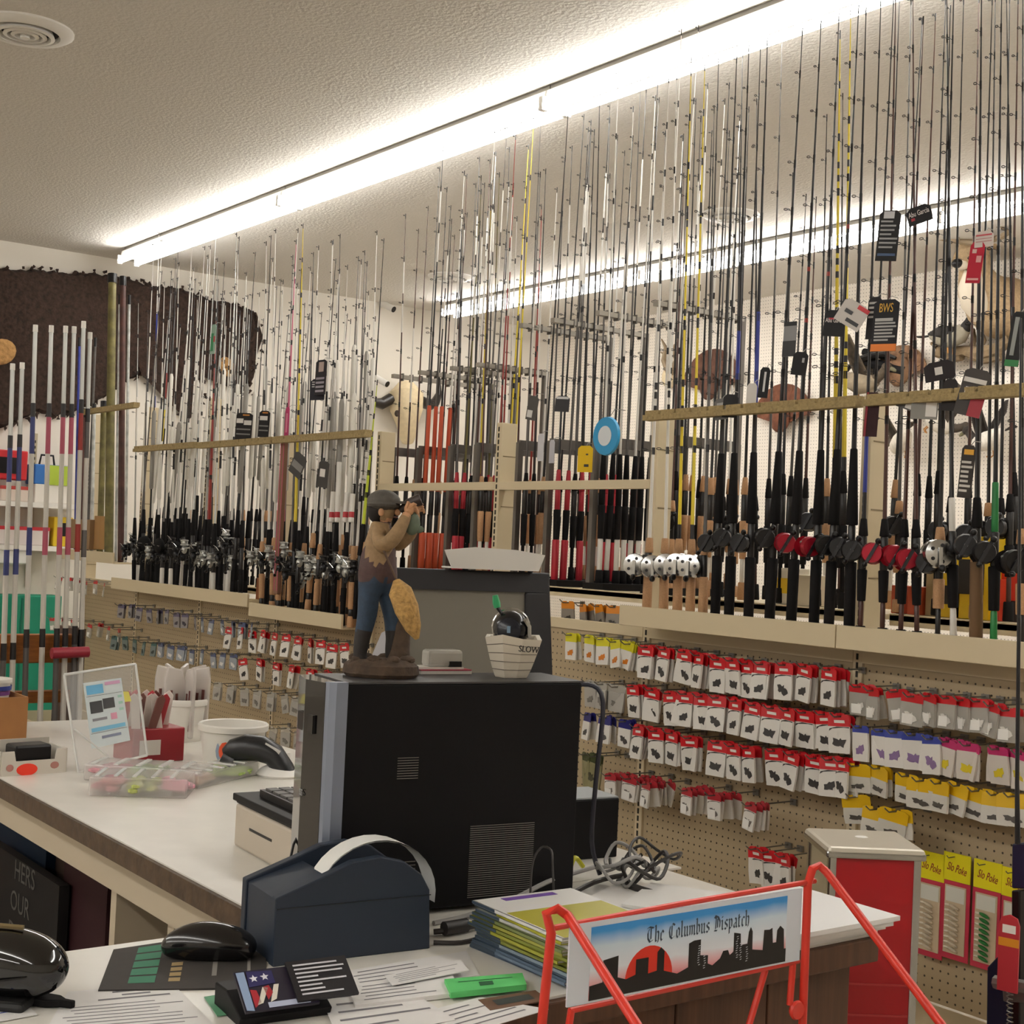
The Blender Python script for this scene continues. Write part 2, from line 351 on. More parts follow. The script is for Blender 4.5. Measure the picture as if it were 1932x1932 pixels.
# handle layouts: (part, z0, z1, r0, r1, material key); reel kind and height
HANDLES = {
 'foam': ([('butt_grip', 0, .03, .0195, .0165, 'k'), ('butt_grip', .03, .235, .0158, .017, 'k'), ('reel_seat', .235, .34, .011, .011, 's'), ('fore_grip', .34, .56, .0175, .0105, 'k')], ('cast', .285)),
 'cork': ([('butt_grip', 0, .165, .0165, .0155, 'c'), ('reel_seat', .165, .235, .011, .011, 's'), ('fore_grip', .235, .285, .0145, .0115, 'c')], ('chrome', .2)),
 'split': ([('butt_grip', 0, .055, .0165, .0145, 'k'), ('shaft', .055, .125, .007, .007, 'n'), ('rear_grip', .125, .215, .012, .0145, 'k'), ('reel_seat', .215, .31, .011, .011, 's'), ('fore_grip', .31, .36, .0135, .009, 'k')], ('cast', .26)),
 'splitcork': ([('butt_grip', 0, .04, .0165, .0155, 'c'), ('shaft', .04, .12, .007, .007, 's'), ('rear_grip', .12, .2, .015, .0155, 'c'), ('reel_seat', .2, .3, .011, .011, 's'), ('fore_grip', .3, .34, .0145, .011, 'c')], ('cast', .25)),
 'whitesplit': ([('butt_grip', 0, .05, .015, .013, 'k'), ('shaft', .05, .125, .0095, .0085, 'w'), ('rear_grip', .125, .24, .014, .016, 'k'), ('reel_seat', .24, .33, .011, .011, 's'), ('shaft', .33, .42, .009, .009, 'w')], ('bigspool', .27)),
 'greensplit': ([('butt_grip', 0, .05, .015, .013, 'k'), ('shaft', .05, .125, .0095, .0085, 'e'), ('rear_grip', .125, .24, .014, .016, 'k'), ('reel_seat', .24, .33, .011, .011, 's'), ('shaft', .33, .46, .0095, .0085, 'e')], ('cast', .28)),
 'tan': ([('butt_grip', 0, .25, .0175, .017, 't'), ('reel_seat', .25, .34, .011, .011, 's'), ('fore_grip', .34, .42, .015, .01, 'k')], ('cast', .29)),
 'spin': ([('butt_grip', 0, .06, .014, .012, 'k'), ('rear_grip', .06, .17, .012, .0135, 'k'), ('reel_seat', .17, .28, .011, .011, 's'), ('fore_grip', .28, .42, .014, .009, 'k')], ('spin', .22)),
 'spinwhite': ([('butt_grip', 0, .14, .013, .012, 'w'), ('reel_seat', .14, .27, .012, .011, 's'), ('fore_grip', .27, .4, .013, .009, 'k')], ('spin', .22)),
 'spincork': ([('butt_grip', 0, .05, .016, .0145, 'c'), ('shaft', .05, .08, .012, .012, 's'), ('rear_grip', .08, .2, .014, .0155, 'c'), ('reel_seat', .2, .29, .012, .011, 's'), ('fore_grip', .29, .36, .0155, .011, 'c')], ('spin', .24)),
 'rack': ([('butt_grip', 0, .05, .013, .012, 'k'), ('shaft', .05, .13, .007, .007, 'k'), ('rear_grip', .13, .26, .011, .0135, 'k'), ('reel_seat', .26, .36, .011, .011, 's'), ('fore_grip', .36, .43, .0125, .008, 'k')], None),
 'rackcork': ([('butt_grip', 0, .06, .014, .013, 'c'), ('shaft', .06, .14, .008, .008, 'w'), ('rear_grip', .14, .27, .012, .0145, 'c'), ('reel_seat', .27, .36, .011, .011, 's'), ('fore_grip', .36, .42, .0135, .009, 'c')], None),
 'rackred': ([('butt_grip', 0, .16, .0145, .0145, 'r'), ('rear_grip', .16, .28, .012, .0145, 'k'), ('reel_seat', .28, .36, .011, .011, 'r'), ('fore_grip', .36, .44, .0125, .008, 'r')], None),
 'rackorange': ([('butt_grip', 0, .17, .0165, .0165, 'o'), ('shaft', .17, .25, .009, .009, 's'), ('reel_seat', .25, .36, .011, .011, 's'), ('fore_grip', .36, .75, .0105, .0095, 'o')], None),
 'rackwhite': ([('butt_grip', 0, .05, .016, .014, 'k'), ('shaft', .05, .17, .0105, .0105, 'w'), ('rear_grip', .17, .3, .012, .0145, 'k'), ('reel_seat', .3, .4, .012, .012, 'k'), ('fore_grip', .4, .5, .0125, .009, 'k')], None),
 'bare': ([], None),
}
MC = {}
def cached(key, name, parent, make, smooth=True):
    if key not in MC:
        o = make().obj(name, parent, smooth=smooth); MC[key] = o.data; return o
    o = bpy.data.objects.new(name, MC[key]); COL.objects.link(o); o.parent = parent; return o
def reel_parts(root, kind, z):
    if kind in ('cast', 'castred'):
        body = m_redmetal if kind == 'castred' else m_dkmetal
        def mk():
            b = B().m(body).ball((-.027, 0, 0), (.025, .036, .03), 12, 8).m(m_blk if kind == 'cast' else body).cyl((-.03, -.042, 0), (-.03, -.026, 0), .027, .031, 14).cyl((-.03, .026, 0), (-.03, .042, 0), .031, .025, 14)
            return b.m(m_chrome).cyl((-.03, -.0455, 0), (-.03, -.04, 0), .0055, .0045, 8).cyl((-.034, .04, .008), (-.034, .0445, .008), .006, .005, 8).m(m_seat).box((-.008, 0, 0), (.016, .012, .05)).m(m_silver).cyl((-.045, -.012, .012), (-.045, .012, .012), .005, n=8)
        r = cached(('r', kind), 'reel', root, mk); r.location = (0, 0, z)
        cached(('h', kind), 'crank_handle', r, lambda: B().m(m_dkmetal).box((-.03, -.048, .0), (.009, .004, .075), R=Matrix.Rotation(.5, 3, 'Y')).m(m_blk).ball((-.012, -.059, .033), (.009, .012, .009), 8, 5).ball((-.048, -.059, -.033), (.008, .011, .008), 8, 5))
    elif kind in ('chrome', 'bigspool'):
        def mk():
            b = B().m(m_chrome).lathe([(.012, -.03), (.031, -.026), (.033, -.012), (.03, -.008), (.03, .008), (.033, .012), (.031, .026), (.012, .03)], (-.036, 0, 0), 20, (0, 1, 0))
            b.m(m_dkmetal)
            for i in range(5):
                a = i*2*math.pi/5; b.cyl((-.036+.019*math.cos(a), -.0305, .019*math.sin(a)), (-.036+.019*math.cos(a), -.027, .019*math.sin(a)), .0045, n=7)
            return b.m(m_seat).box((-.008, 0, 0), (.018, .012, .06))
        r = cached(('r', kind), 'reel', root, mk); r.location = (0, 0, z); r.scale = (1.2, 1.2, 1.2)
        cached(('h', kind), 'crank_handle', r, lambda: B().m(m_chrome).box((-.036, -.036, -.012), (.008, .004, .05)).m(m_blk).ball((-.036, -.046, -.034), (.008, .012, .009), 8, 5))
    elif kind in ('spin', 'spindark'):
        def mk():
            b = B().m(m_silver if kind == 'spin' else m_dkmetal).tube([(-.006, 0, 0), (-.03, 0, .004), (-.05, 0, .0)], [.006, .005, .007], 7).ball((-.058, 0, -.008), (.016, .016, .022), 10, 7)
            b.m(m_silver if kind == 'spin' else m_blk).lathe([(.014, 0), (.023, .004), (.021, .012), (.018, .014), (.018, .026), (.022, .028), (.02, .034), (.004, .036)], (-.058, 0, .012), 14)
            return b.m(m_seat).box((-.006, 0, 0), (.01, .012, .055))
        r = cached(('r', kind), 'reel', root, mk); r.location = (0, 0, z)
        cached(('b', kind), 'bail_wire', r, lambda: B().m(m_chrome).tube([(-.058, -.028, .03), (-.075, -.018, .05), (-.083, 0, .055), (-.075, .018, .05), (-.058, .028, .03)], .0018, 5))
        cached(('h', kind), 'crank_handle', r, lambda: B().m(m_dkmetal).tube([(-.058, 0, -.01), (-.058, -.03, -.012), (-.058, -.045, -.04)], .003, 5).m(m_blk).ball((-.058, -.052, -.045), (.007, .012, .008), 8, 5))
NROD = 0
def rod(base, tip, hkey, blank, label, group, r0=.0065, r1=.0013, bands=(), spin=None, reel=None, sleeve=None, guides=7):
    """base, tip: world points; the rod is built along its own z and turned into place"""
    global NROD; NROD += 1
    base, tip = V(base), V(tip); d = tip-base; L = d.length
    q = V((0, 0, 1)).rotation_difference(d.normalized()) @ Quaternion((0, 0, 1), spin if spin is not None else rnd.uniform(.2, 1.3))
    t = thing('fishing_rod', label, 'fishing rod', base, q, group)
    segs, rl = HANDLES[hkey]
    cnt = {}
    for i, (n, a, b_, ra, rb, mk) in enumerate(segs):
        cached((hkey, i), n, t, lambda: B().m(HM[mk]).lathe([(ra*.9, a), (ra, a+.003), ((ra+rb)/2, (a+b_)/2), (rb, b_-.003), (rb*.85, b_)], n=10))
    zb = segs[-1][2] if segs else 0
    bl = B(); cuts = sorted(set([zb, L] + [zb+(L-zb)*f for f in (.25, .5, .75)] + [zb+(L-zb)*f for bd in bands for f in bd[:2]]))
    rad = lambda z: r0 + (r1-r0)*((z-zb)/(L-zb))
    for a, b_ in zip(cuts, cuts[1:]):
        f = ((a+b_)/2-zb)/(L-zb); mt = BC[blank]; k = 1
        for bd in bands:
            if bd[0] <= f <= bd[1]: mt = BC[bd[2]]; k = bd[3] if len(bd) > 3 else 1.08
        bl.m(mt).cyl((0, 0, a), (0, 0, b_), rad(a)*k, rad(b_)*k, 7)
    bl.obj('blank', t, smooth=True)
    if guides:
        g = B()
        for i in range(guides):
            f = ((i+1)/guides)**.8; z = zb+(L-zb)*f - .004; rr = .0085*(1-.72*f)
            g.m(m_blk).cyl((0, 0, z-.012), (0, 0, z+.012), rad(min(z, L-.02))+.0006, n=6).m(m_dkmetal)
            g.tube([(-rad(z), 0, z), (-rad(z)-rr*2.2, 0, z+.005)], .0009, 4)
            g.lathe([(rr, -.001), (rr+.0016, -.001), (rr+.0016, .001), (rr, .001)], (-rad(z)-rr*2.2-rr, 0, z+.005), 8, (0, .35, 1), close=False)
        o = g.obj('line_guides', t); o['kind'] = 'stuff'
    if sleeve:
        a, b_, mt = sleeve
        B().m(mt).lathe([(.009, a), (.0125, a+.01), (.0125, b_-.02), (.007, b_)], n=9).obj('plastic_sleeve', t, smooth=True)
    rl = rl if reel is None else (reel, rl[1] if rl else .26)
    if rl and reel != 'none': reel_parts(t, rl[0], rl[1] + (rnd.uniform(-.05, .06) if rl[0] == 'spin' else rnd.uniform(-.012, .012)))
    return t

# --- right-hand trays: base column, tip pixel, handle, blank, label
ZR = 1.112
YB = [(.0, .03, 'black'), (.235, .25, 'black'), (.265, .28, 'black'), (.44, .455, 'black'), (.47, .485, 'black'), (.66, .675, 'black'), (.69, .705, 'black'), (.985, 1, 'black')]
WB = [(.27, .285, 'black'), (.3, .315, 'black'), (.55, .565, 'black'), (.6, .615, 'black')]
FRONT = [
 (1219, 1262, 148, 'cork', 'white', WB, 'white rod with cork grips and chrome reel, at the left end of the right-hand trays'),
 (1251, 1277, 142, 'cork', 'white', WB, 'white rod with cork grips and chrome reel, second from the left of the right-hand trays'),
 (1277, 1304, 131, 'cork', 'yellow', YB, 'yellow rod with black bands, cork grips and chrome reel, left of its yellow twin'),
 (1301, 1330, 121, 'cork', 'yellow', YB, 'yellow rod with black bands, cork grips and chrome reel, right of its yellow twin'),
 (1325, 1356, 110, 'cork', 'grey', (), 'dark grey rod with cork grips and chrome reel, rightmost of five chrome reels'),
 (1348, 1390, 110, 'foam', 'black', (), 'black rod with long black foam grips, leftmost of the foam-handled row beside the chrome reels'),
 (1374, 1413, 89, 'foam', 'black', [(.18, .3, 'blue')], 'black rod with blue wrap below mid-height, second in the foam-handled row'),
 (1411, 1448, 76, 'foam', 'black', [(.12, .34, 'blue')], 'black rod with long dark blue wrap, third in the foam-handled row'),
 (1450, 1514, 57, 'foam', 'black', (), 'plain black rod with thick foam handle, fourth in the foam-handled row'),
 (1491, 1549, 44, 'foam', 'black', [(.42, .43, 'red'), (.3, .31, 'red')], 'black rod with thin red wraps and red reel, fifth in the foam-handled row'),
 (1534, 1583, 30, 'foam', 'black', [(.4, .41, 'red')], 'black rod with red wrap and red reel, sixth in the foam-handled row'),
 (1562, 1620, 15, 'foam', 'black', [(.5, .51, 'red')], 'thick black rod with dark reel, seventh in the foam-handled row'),
 (1601, 1634, 19, 'foam', 'black', (), 'black rod with thick foam handle right at the front of the slotted post'),
 (1622, 1662, 2, 'split', 'black', [(.05, .2, 'blue')], 'black rod with blue lower shaft and white-labelled butt, just right of the post'),
 (1664, 1690, -6, 'split', 'brown', (), 'brown rod with black split grips and red-trimmed reel, leftmost of three alike'),
 (1698, 1742, 36, 'split', 'brown', (), 'brown rod with black split grips and red-trimmed reel, middle of three alike'),
 (1730, 1722, -8, 'split', 'brown', (), 'brown rod with black split grips and red-trimmed reel, right of three alike'),
 (1768, 1800, -30, 'splitcork', 'black', (), 'black rod with a short cork butt, between brown rods and the white-shafted rod'),
 (1799, 1786, -25, 'whitesplit', 'black', (), 'black rod with white lower shaft and big silver reel'),
 (1841, 1852, -40, 'tan', 'black', (), 'black rod with long brown foam butt in the right-hand tray'),
 (1874, 1890, -45, 'greensplit', 'black', (), 'black rod with bright green shaft at both ends of its handle'),
 (1927, 1930, -50, 'splitcork', 'black', (), 'black rod with short cork butt at the right edge of the photo'),
]
for i, (xb, xt, yt, hk, bl, bd, lb) in enumerate(FRONT):
    b = V((x_at(xb, 3.19, ZR), 3.19, ZR)); tp = at_y(xt, yt, 3.2 if hk != 'foam' else 3.16)
    if tp.z > 3.3: tp = b + (tp-b)*((3.3-b.z)/(tp.z-b.z))
    rod(b, tp, hk, bl, lb, 'rods in the right-hand trays', r0=.0075 if hk in ('foam', 'tan') else .0062, bands=bd, reel='castred' if 'red reel' in lb or 'red-trimmed' in lb else None, spin=rnd.uniform(.5, 1.1), guides=8)
for i, (xm, ym, xt, yt) in enumerate([(1604, 700, 1585, 62), (1620, 690, 1605, 19)]):
    a, b = at_y(xt, yt, 3.38), at_y(xm, ym, 3.4); b = V((x_at(xm+8-40, 3.45, 1.2), 3.45, 1.2))
    rod(b, a, 'rack', 'yellow', 'yellow rod with black bands behind the slotted post, %s of two' % ('left', 'right')[i], 'yellow rods behind the post', bands=YB, r0=.008)
# rods standing on the shelf behind them
BACK = [(1262, 1290, 330), (1283, 1313, 190), (1312, 1343, 250), (1332, 1376, 160), (1356, 1397, 240), (1384, 1401, 102), (1398, 1435, 87), (1424, 1428, 190), (1444, 1476, 64), (1470, 1496, 330), (1480, 1521, 370), (1512, 1540, 375),
        (1540, 1560, 220), (1556, 1571, 370), (1584, 1590, 180), (1632, 1686, 0), (1655, 1697, -2), (1676, 1740, 38), (1692, 1719, 0), (1722, 1765, 30), (1745, 1784, 0), (1764, 1793, 15), (1788, 1818, 0), (1822, 1847, -4), (1838, 1872, 0), (1862, 1878, -6), (1885, 1905, -3), (1902, 1921, -2), (1918, 1899, -4)]
for i, (xb, xt, yt) in enumerate(BACK):
    Y = 3.5 + .1*(i % 3); b = V((x_at(xb, Y, 1.2), Y, 1.2)); tp = at_y(xt, yt, Y+.02)
    if tp.z > 3.3: tp = b + (tp-b)*((3.3-b.z)/(tp.z-b.z))
    hk = rnd.choice(['rack', 'rack', 'rackcork', 'split', 'splitcork', 'rack'])
    bl = rnd.choice(['black', 'black', 'grey', 'brown', 'black', 'white' if xb < 1320 else 'black'])
    rod(b, tp, hk, bl, '%s rod with %s grips on back shelf, %s from left behind right-hand trays' % (bl, 'cork' if 'cork' in hk else 'black', ordn(i)), 'rods on the back shelf', r0=.0055)

# --- grey free-standing racks on the back shelf, rods in each
m_rack = mat('rack_grey', H('6f6a64'), .45, .4); m_bar = mat('rack_bar', H('a59f94'), .4, .4)
RACKS = [(-5.59, 3.95, 2.13, ['brown', 'brown', 'brown', 'grey', 'black'], 'rack'), (-5.36, 3.86, 2.13, ['black', 'black', 'grey', 'black', 'white'], 'rackorange'), (-5.10, 3.8, 2.13, ['black', 'yellow', 'grey', 'olive', 'white'], 'rackred'),
         (-4.90, 3.82, 2.13, ['red', 'white', 'yellow', 'brown', 'grey', 'red'], 'rackcork'), (-4.60, 3.93, 2.27, ['black', 'grey', 'black'], 'rack'), (-4.39, 3.95, 2.27, ['black', 'black', 'grey', 'grey'], 'rackred'),
         (-4.11, 3.9, 2.27, ['white', 'grey', 'white', 'black'], 'rackwhite'), (-3.78, 3.9, 2.27, ['white', 'black', 'grey', 'white'], 'rackcork')]
for ri, (x, y1, zt, cols, hk) in enumerate(RACKS):
    t = thing('rod_rack', 'grey metal rod rack on the back shelf, %s of eight from the left' % ordn(ri), 'rack', (x, 3.47, 1.197), 0, 'rod racks on the back shelf')
    ln = y1-3.47
    B().m(m_foam).bb((-.06, -.02, 0), (.06, ln+.03, .025)).obj('base', t)
    for y in (0, ln): B().m(m_rack).bb((-.052, y-.012, .025), (-.03, y+.012, .58)).obj('post', t)
    for y in (ln,): B().m(m_rack).bb((-.052, y-.012, .58), (-.032, y+.012, zt-1.197)).obj('post', t)
    B().m(m_rack).bb((-.052, 0, .55), (-.036, ln, .59)).obj('middle_bar', t)
    b_ = B().m(m_bar)
    b_.bb((-.056, -.02, zt-1.215), (-.03, ln, zt-1.197))
    b_.obj('top_bar', t)
    c = B().m(m_rack)
    for i in range(9): c.bb((-.056, .03+(ln-.06)*i/8-.003, zt-1.225), (-.028, .03+(ln-.06)*i/8+.003, zt-1.19))
    o = c.obj('rod_clips', t); o['kind'] = 'stuff'
    n = 11
    for i in range(n):
        y = 3.49 + (ln-.04)*i/(n-1); tz = rnd.uniform(2.78, 3.25) if ri < 4 else rnd.uniform(2.85, 3.3)
        b = V((x-.01+rnd.uniform(-.008, .008), y, 1.222)); tp = V((x+rnd.uniform(-.05, .04), y+rnd.uniform(-.03, .03), tz))
        col = cols[(i+ri) % len(cols)]; h = hk if i % 3 != 2 or ri in (1, 6) else rnd.choice(['rack', 'rackcork'])
        if ri == 1 and i > 3: h = 'rack'
        bd = [(.55, .66, 'white', 1.3), (.7, .82, 'white', 1.4)] if rnd.random() < .38 else ([(.3, .6, 'white', 1.2)] if rnd.random() < .2 else ())  # white bands put the lights' glare on the shiny blanks into colour
        rod(b, tp, h, col, '%s rod in the %s grey rack from left, %s from front' % (col, ordn(ri), ordn(i)), 'rods in grey rack %s from the left' % ordn(ri), r0=.0052, bands=bd, guides=5)

# --- left bays: spinning rods in the trays
m_slv = mat('cloudy_plastic', H('dcd8ce'), .35); m_slv2 = mat('grey_sleeve', H('8f8b84'), .4)
def bay(px0, px1, n, z, tips, hks, cols, place, group, pb=0):
    for i in range(n):
        xb = px0 + (px1-px0)*(i+.5)/n + rnd.uniform(-2, 2); Y = 3.14 + .09*((i*7) % 5)/4
        z_ = z+rnd.choice((0, 0, .02, .05)); b = V((x_at(xb, Y, z), Y, z_)); xt = xb + rnd.uniform(8, 52); yt = tips[0] + (tips[1]-tips[0])*rnd.random()**.8
        tp = at_y(xt, yt, Y+.03)
        col = rnd.choice(cols); h = rnd.choice(hks)
        sl = None
        if rnd.random() < pb: a = rnd.uniform(.5, .62); sl = (a, a+rnd.uniform(.25, .6), m_slv if rnd.random() < .75 else m_slv2)
        lb = '%s rod, %s handle%s, %s from left in the %s' % (col, {'spincork': 'cork', 'spinwhite': 'white'}.get(h, 'black'), ', sleeved' if sl else '', ordn(i), place)
        rod(b, tp, h, col, lb, group, r0=.007 if col == 'white' else .0055, bands=[(.2, .26, 'black'), (.45, .5, 'black')] if col == 'white' else [(.35, .55, 'white', 1.5)] if rnd.random() < .3 else (), sleeve=sl, guides=5, reel='spindark' if rnd.random() < .45 else None)
bay(250, 462, 40, .997, (425, 640), ['spin', 'spin', 'spinwhite'], ['white', 'grey', 'black', 'silver', 'white'], 'two-bay left tray', 'rods in the two-bay left tray', .5)
bay(488, 690, 30, .957, (420, 640), ['spincork', 'spincork', 'spin'], ['white', 'grey', 'white', 'black', 'white'], 'tray behind the figurine', 'rods in the tray behind the figurine', .4)
for i, (xb, xt, yt, col, desc) in enumerate([(553, 572, 425, 'yellow', 'yellow'), (668, 712, 720, 'lime', 'lime yellow'), (527, 559, 455, 'pink', 'pink'), (389, 408, 600, 'red', 'rust red')]):
    b = V((x_at(xb, 3.155, .997), 3.155, .997)); rod(b, at_y(xt, yt, 3.165), 'spin', col, desc + ' rod standing out among white rods in the left trays', 'coloured rods in the left trays', r0=.0105 if col in ('red',) else .008)
# thick rod tubes at the far left end bay
for i, (xb, xt, yt, col, r) in enumerate([(205, 212, 520, 'olive', .028), (228, 232, 525, 'brown', .02), (152, 160, 775, 'brown', .026), (188, 196, 760, 'olive', .02), (236, 244, 560, 'silver', .009), (218, 226, 560, 'silver', .009), (141, 150, 640, 'blue', .009), (172, 178, 765, 'silver', .012), (164, 180, 640, 'grey', .009)]):
    b = V((x_at(xb, 3.19, 1.145), 3.19, 1.145)); tp = at_y(xt, yt, 3.21); d = tp-b
    t = thing('rod_tube', '%s storage tube, %s by position in the far left end tray' % ({'olive': 'olive camouflage', 'lime': 'yellow'}.get(col, col), ordn(i)), 'tube', b, V((0, 0, 1)).rotation_difference(d.normalized()), 'tubes in the far left end tray')
    mt = mat('camo_'+col, tuple(BC[col].node_tree.nodes['Principled BSDF'].inputs[0].default_value[:3]), .6, var=.35, scale=18)
    B().m(mt).cyl((0, 0, 0), (0, 0, d.length), r, r*.9, 12).obj('tube_body', t, smooth=True)
    B().m(m_blk).cyl((0, 0, d.length-.05), (0, 0, d.length+.01), r*1.08, n=12).obj('end_cap', t, smooth=True)

# second row of rods behind, on the back shelf of the left bays, and the odd boxes among them
for i in range(42):
    xb = 268 + 425*(i+.5)/42; Y = 3.44 + .07*(i % 3); b = V((x_at(xb, Y, 1.062), Y, 1.062)); tp = at_y(xb+rnd.uniform(14, 40), rnd.uniform(430, 620), Y+.02)
    col = rnd.choice(['white', 'grey', 'black', 'white', 'silver']); hk = rnd.choice(['rack', 'rackcork', 'rackwhite', 'rack'])
    a = rnd.uniform(.5, .7); sl = (a, a+rnd.uniform(.3, .7), m_slv if rnd.random() < .7 else m_slv2) if rnd.random() < .6 else None
    bd = [(.25, .45, 'yellow', 1.6), (.5, .62, 'red', 1.6)] if i == 2 else [(.2, .4, 'blue', 1.6), (.45, .55, 'white', 1.6), (.6, .7, 'blue', 1.5)] if i == 1 else ()
    rod(b, tp, hk, col, '%s rod%s on back shelf behind the left trays, %s from left' % (col, ', sleeved' if sl else '', ordn(i)), 'rods on the back shelf behind the left trays', r0=.0065, bands=bd, sleeve=sl, guides=4)
def lean_box(x0, x1, y0, y1, Y, th, col, name, label, cat, extra=None):
    a, b = at_y(x0, y1, Y), at_y(x1, y0, Y); t = thing(name, label, cat, ((a.x+b.x)/2, Y, a.z), 0); w_, h = b.x-a.x, b.z-a.z
    B().m(M(col, .6)).bb((-w_/2, -th/2, 0), (w_/2, th/2, h)).obj('body', t, bevel=.002)
    if extra:
        for u in (-1, 1): B().m(M(extra, .5)).bb((u*w_*.38-w_*.08, -th/2-.001, h*.02), (u*w_*.38+w_*.08, -th/2, h)).obj('edge_stripe', t)
    return t
lean_box(137, 182, 981, 1034, 3.18, .08, '8f7250', 'cardboard_box', 'plain cardboard box standing in the far left tray', 'box')
lean_box(184, 198, 974, 1036, 3.2, .06, 'a9814f', 'cardboard_tube_box', 'narrow tan carton right of the box in the far left tray', 'box')
lean_box(519, 541, 822, 1120, 3.13, .02, '86604a', 'flat_rod_box', 'long brown carton with pink edges in front of a slotted post', 'box', 'b8506e')
for i, (x, y0) in enumerate(((629, 928), (640, 872), (655, 930), (666, 932))):
    a, b = at_y(x-4, 985, 3.125), at_y(x, y0, 3.135); d = b-a
    t = thing('white_rod_tube', 'short white tube with red band hanging above the cork handles, %s of four' % ordn(i), 'tube', a, V((0, 0, 1)).rotation_difference(d.normalized()), 'white tubes above the cork handles')
    B().m(BC['white']).cyl((0, 0, 0), (0, 0, d.length), .012, n=10).obj('tube_body', t, smooth=True); B().m(M('b8323a', .5)).cyl((0, 0, .02), (0, 0, .045), .0125, n=10).obj('red_band', t, smooth=True)
for i, (x, y) in enumerate(((300, 1030), (330, 1036), (272, 1026))):
    p = at_y(x, y, 3.12); t = thing('reel_pouch', 'black padded reel pouch over the handles of the left tray, %s of three' % ordn(i), 'pouch', p, rnd.uniform(-.3, .3), 'reel pouches in the left tray')
    B().m(m_foam).ball((0, 0, 0), (.06, .03, .045), 12, 8).obj('pouch', t, smooth=True); B().m(M('5a5652', .6)).tube([(-.058, -.012, .0), (0, -.031, .004), (.058, -.012, 0)], .003, 5).obj('zip_line', t)
lean_box(490, 512, 1092, 1136, 3.3, .05, 'a4633a', 'orange_carton', 'orange brown carton behind the rods between the two left trays', 'box')

# ================= TACKLE PACKETS ON THE PEGBOARD
m_wire = mat('hook_wire', H('8a8781'), .35, .7)
m_card = M('e4e0d8', .5); m_clear = mat('clear_blister', H('cfcbc2'), .15, alpha=.45, spec=.6)
RED, DRED = M('c8141f', .4), M('b02a33', .4)
PK = {  # name, header material, body material, art material, width, header height, total height, depth step
 'hook': ('hook_packet', RED, m_card, M('3a3634', .5), .068, .034, .108, 'red-topped hook packet with white card'),
 'jig': ('jig_packet', DRED, m_card, M('77716a', .5), .056, .022, .08, 'small red and white jig packet'),
 'swivel': ('terminal_tackle_packet', RED, m_clear, M('dcd8d0', .5), .062, .022, .085, 'red-headed clear tackle packet'),
 'blue': ('spinner_packet', M('3a47a0', .4), m_card, M('8a6f9a', .4), .066, .02, .098, 'blue-framed white spinner packet'),
 'pink': ('float_packet', M('c0306a', .4), M('d8d0c6', .3), M('d8c22a', .4), .066, .022, .095, 'pink-topped clear packet with a yellow corner'),
 'yellow': ('leader_packet', M('e0b414', .4), M('d6d2c8', .35), M('55504a', .4), .082, .036, .08, 'yellow-topped packet with a grey lure'),
 'navy': ('worm_packet', M('22206e', .4), m_card, M('4a4644', .4), .055, .03, .092, 'navy-topped white packet'),
 'lemon': ('bait_packet', M('d8cf20', .4), m_card, M('d07818', .4), .06, .03, .092, 'lemon yellow topped white packet'),
 'clear': ('sinker_packet', m_clear, M('a9a59d', .3), M('77736c', .4), .065, .025, .09, 'grey clear sinker packet'),
 'orange': ('lure_packet', M('e08a1a', .4), M('8d8780', .35), M('3b3733', .4), .075, .03, .09, 'orange-topped packet with a dark lure'),
 'olive': ('grub_packet', M('3d4420', .5), M('8a8460', .4), M('4d4a34', .5), .06, .03, .12, 'olive-topped grub packet'),
 'purple': ('minnow_packet', M('5d5570', .4), M('8f8a8a', .3), M('3a3640', .4), .06, .022, .08, 'purple grey soft lure packet'),
 'teal': ('craw_packet', M('2f5a58', .4), M('6c7a78', .35), M('20302f', .5), .06, .022, .08, 'dark teal soft lure packet'),
 'slate': ('tube_packet', M('50597a', .4), M('9aa0a8', .3), M('e4e2dd', .4), .06, .022, .08, 'slate blue tube lure packet'),
}
def art_poly(k):
    r = random.Random(k); pts = []
    for i in range(15):
        a = 2*math.pi*i/15; q = .55+.5*r.random()+.25*math.sin(2*a+k); pts.append((math.cos(a)*q*.22, math.sin(a)*q*.26))
    return pts
PKN = {}
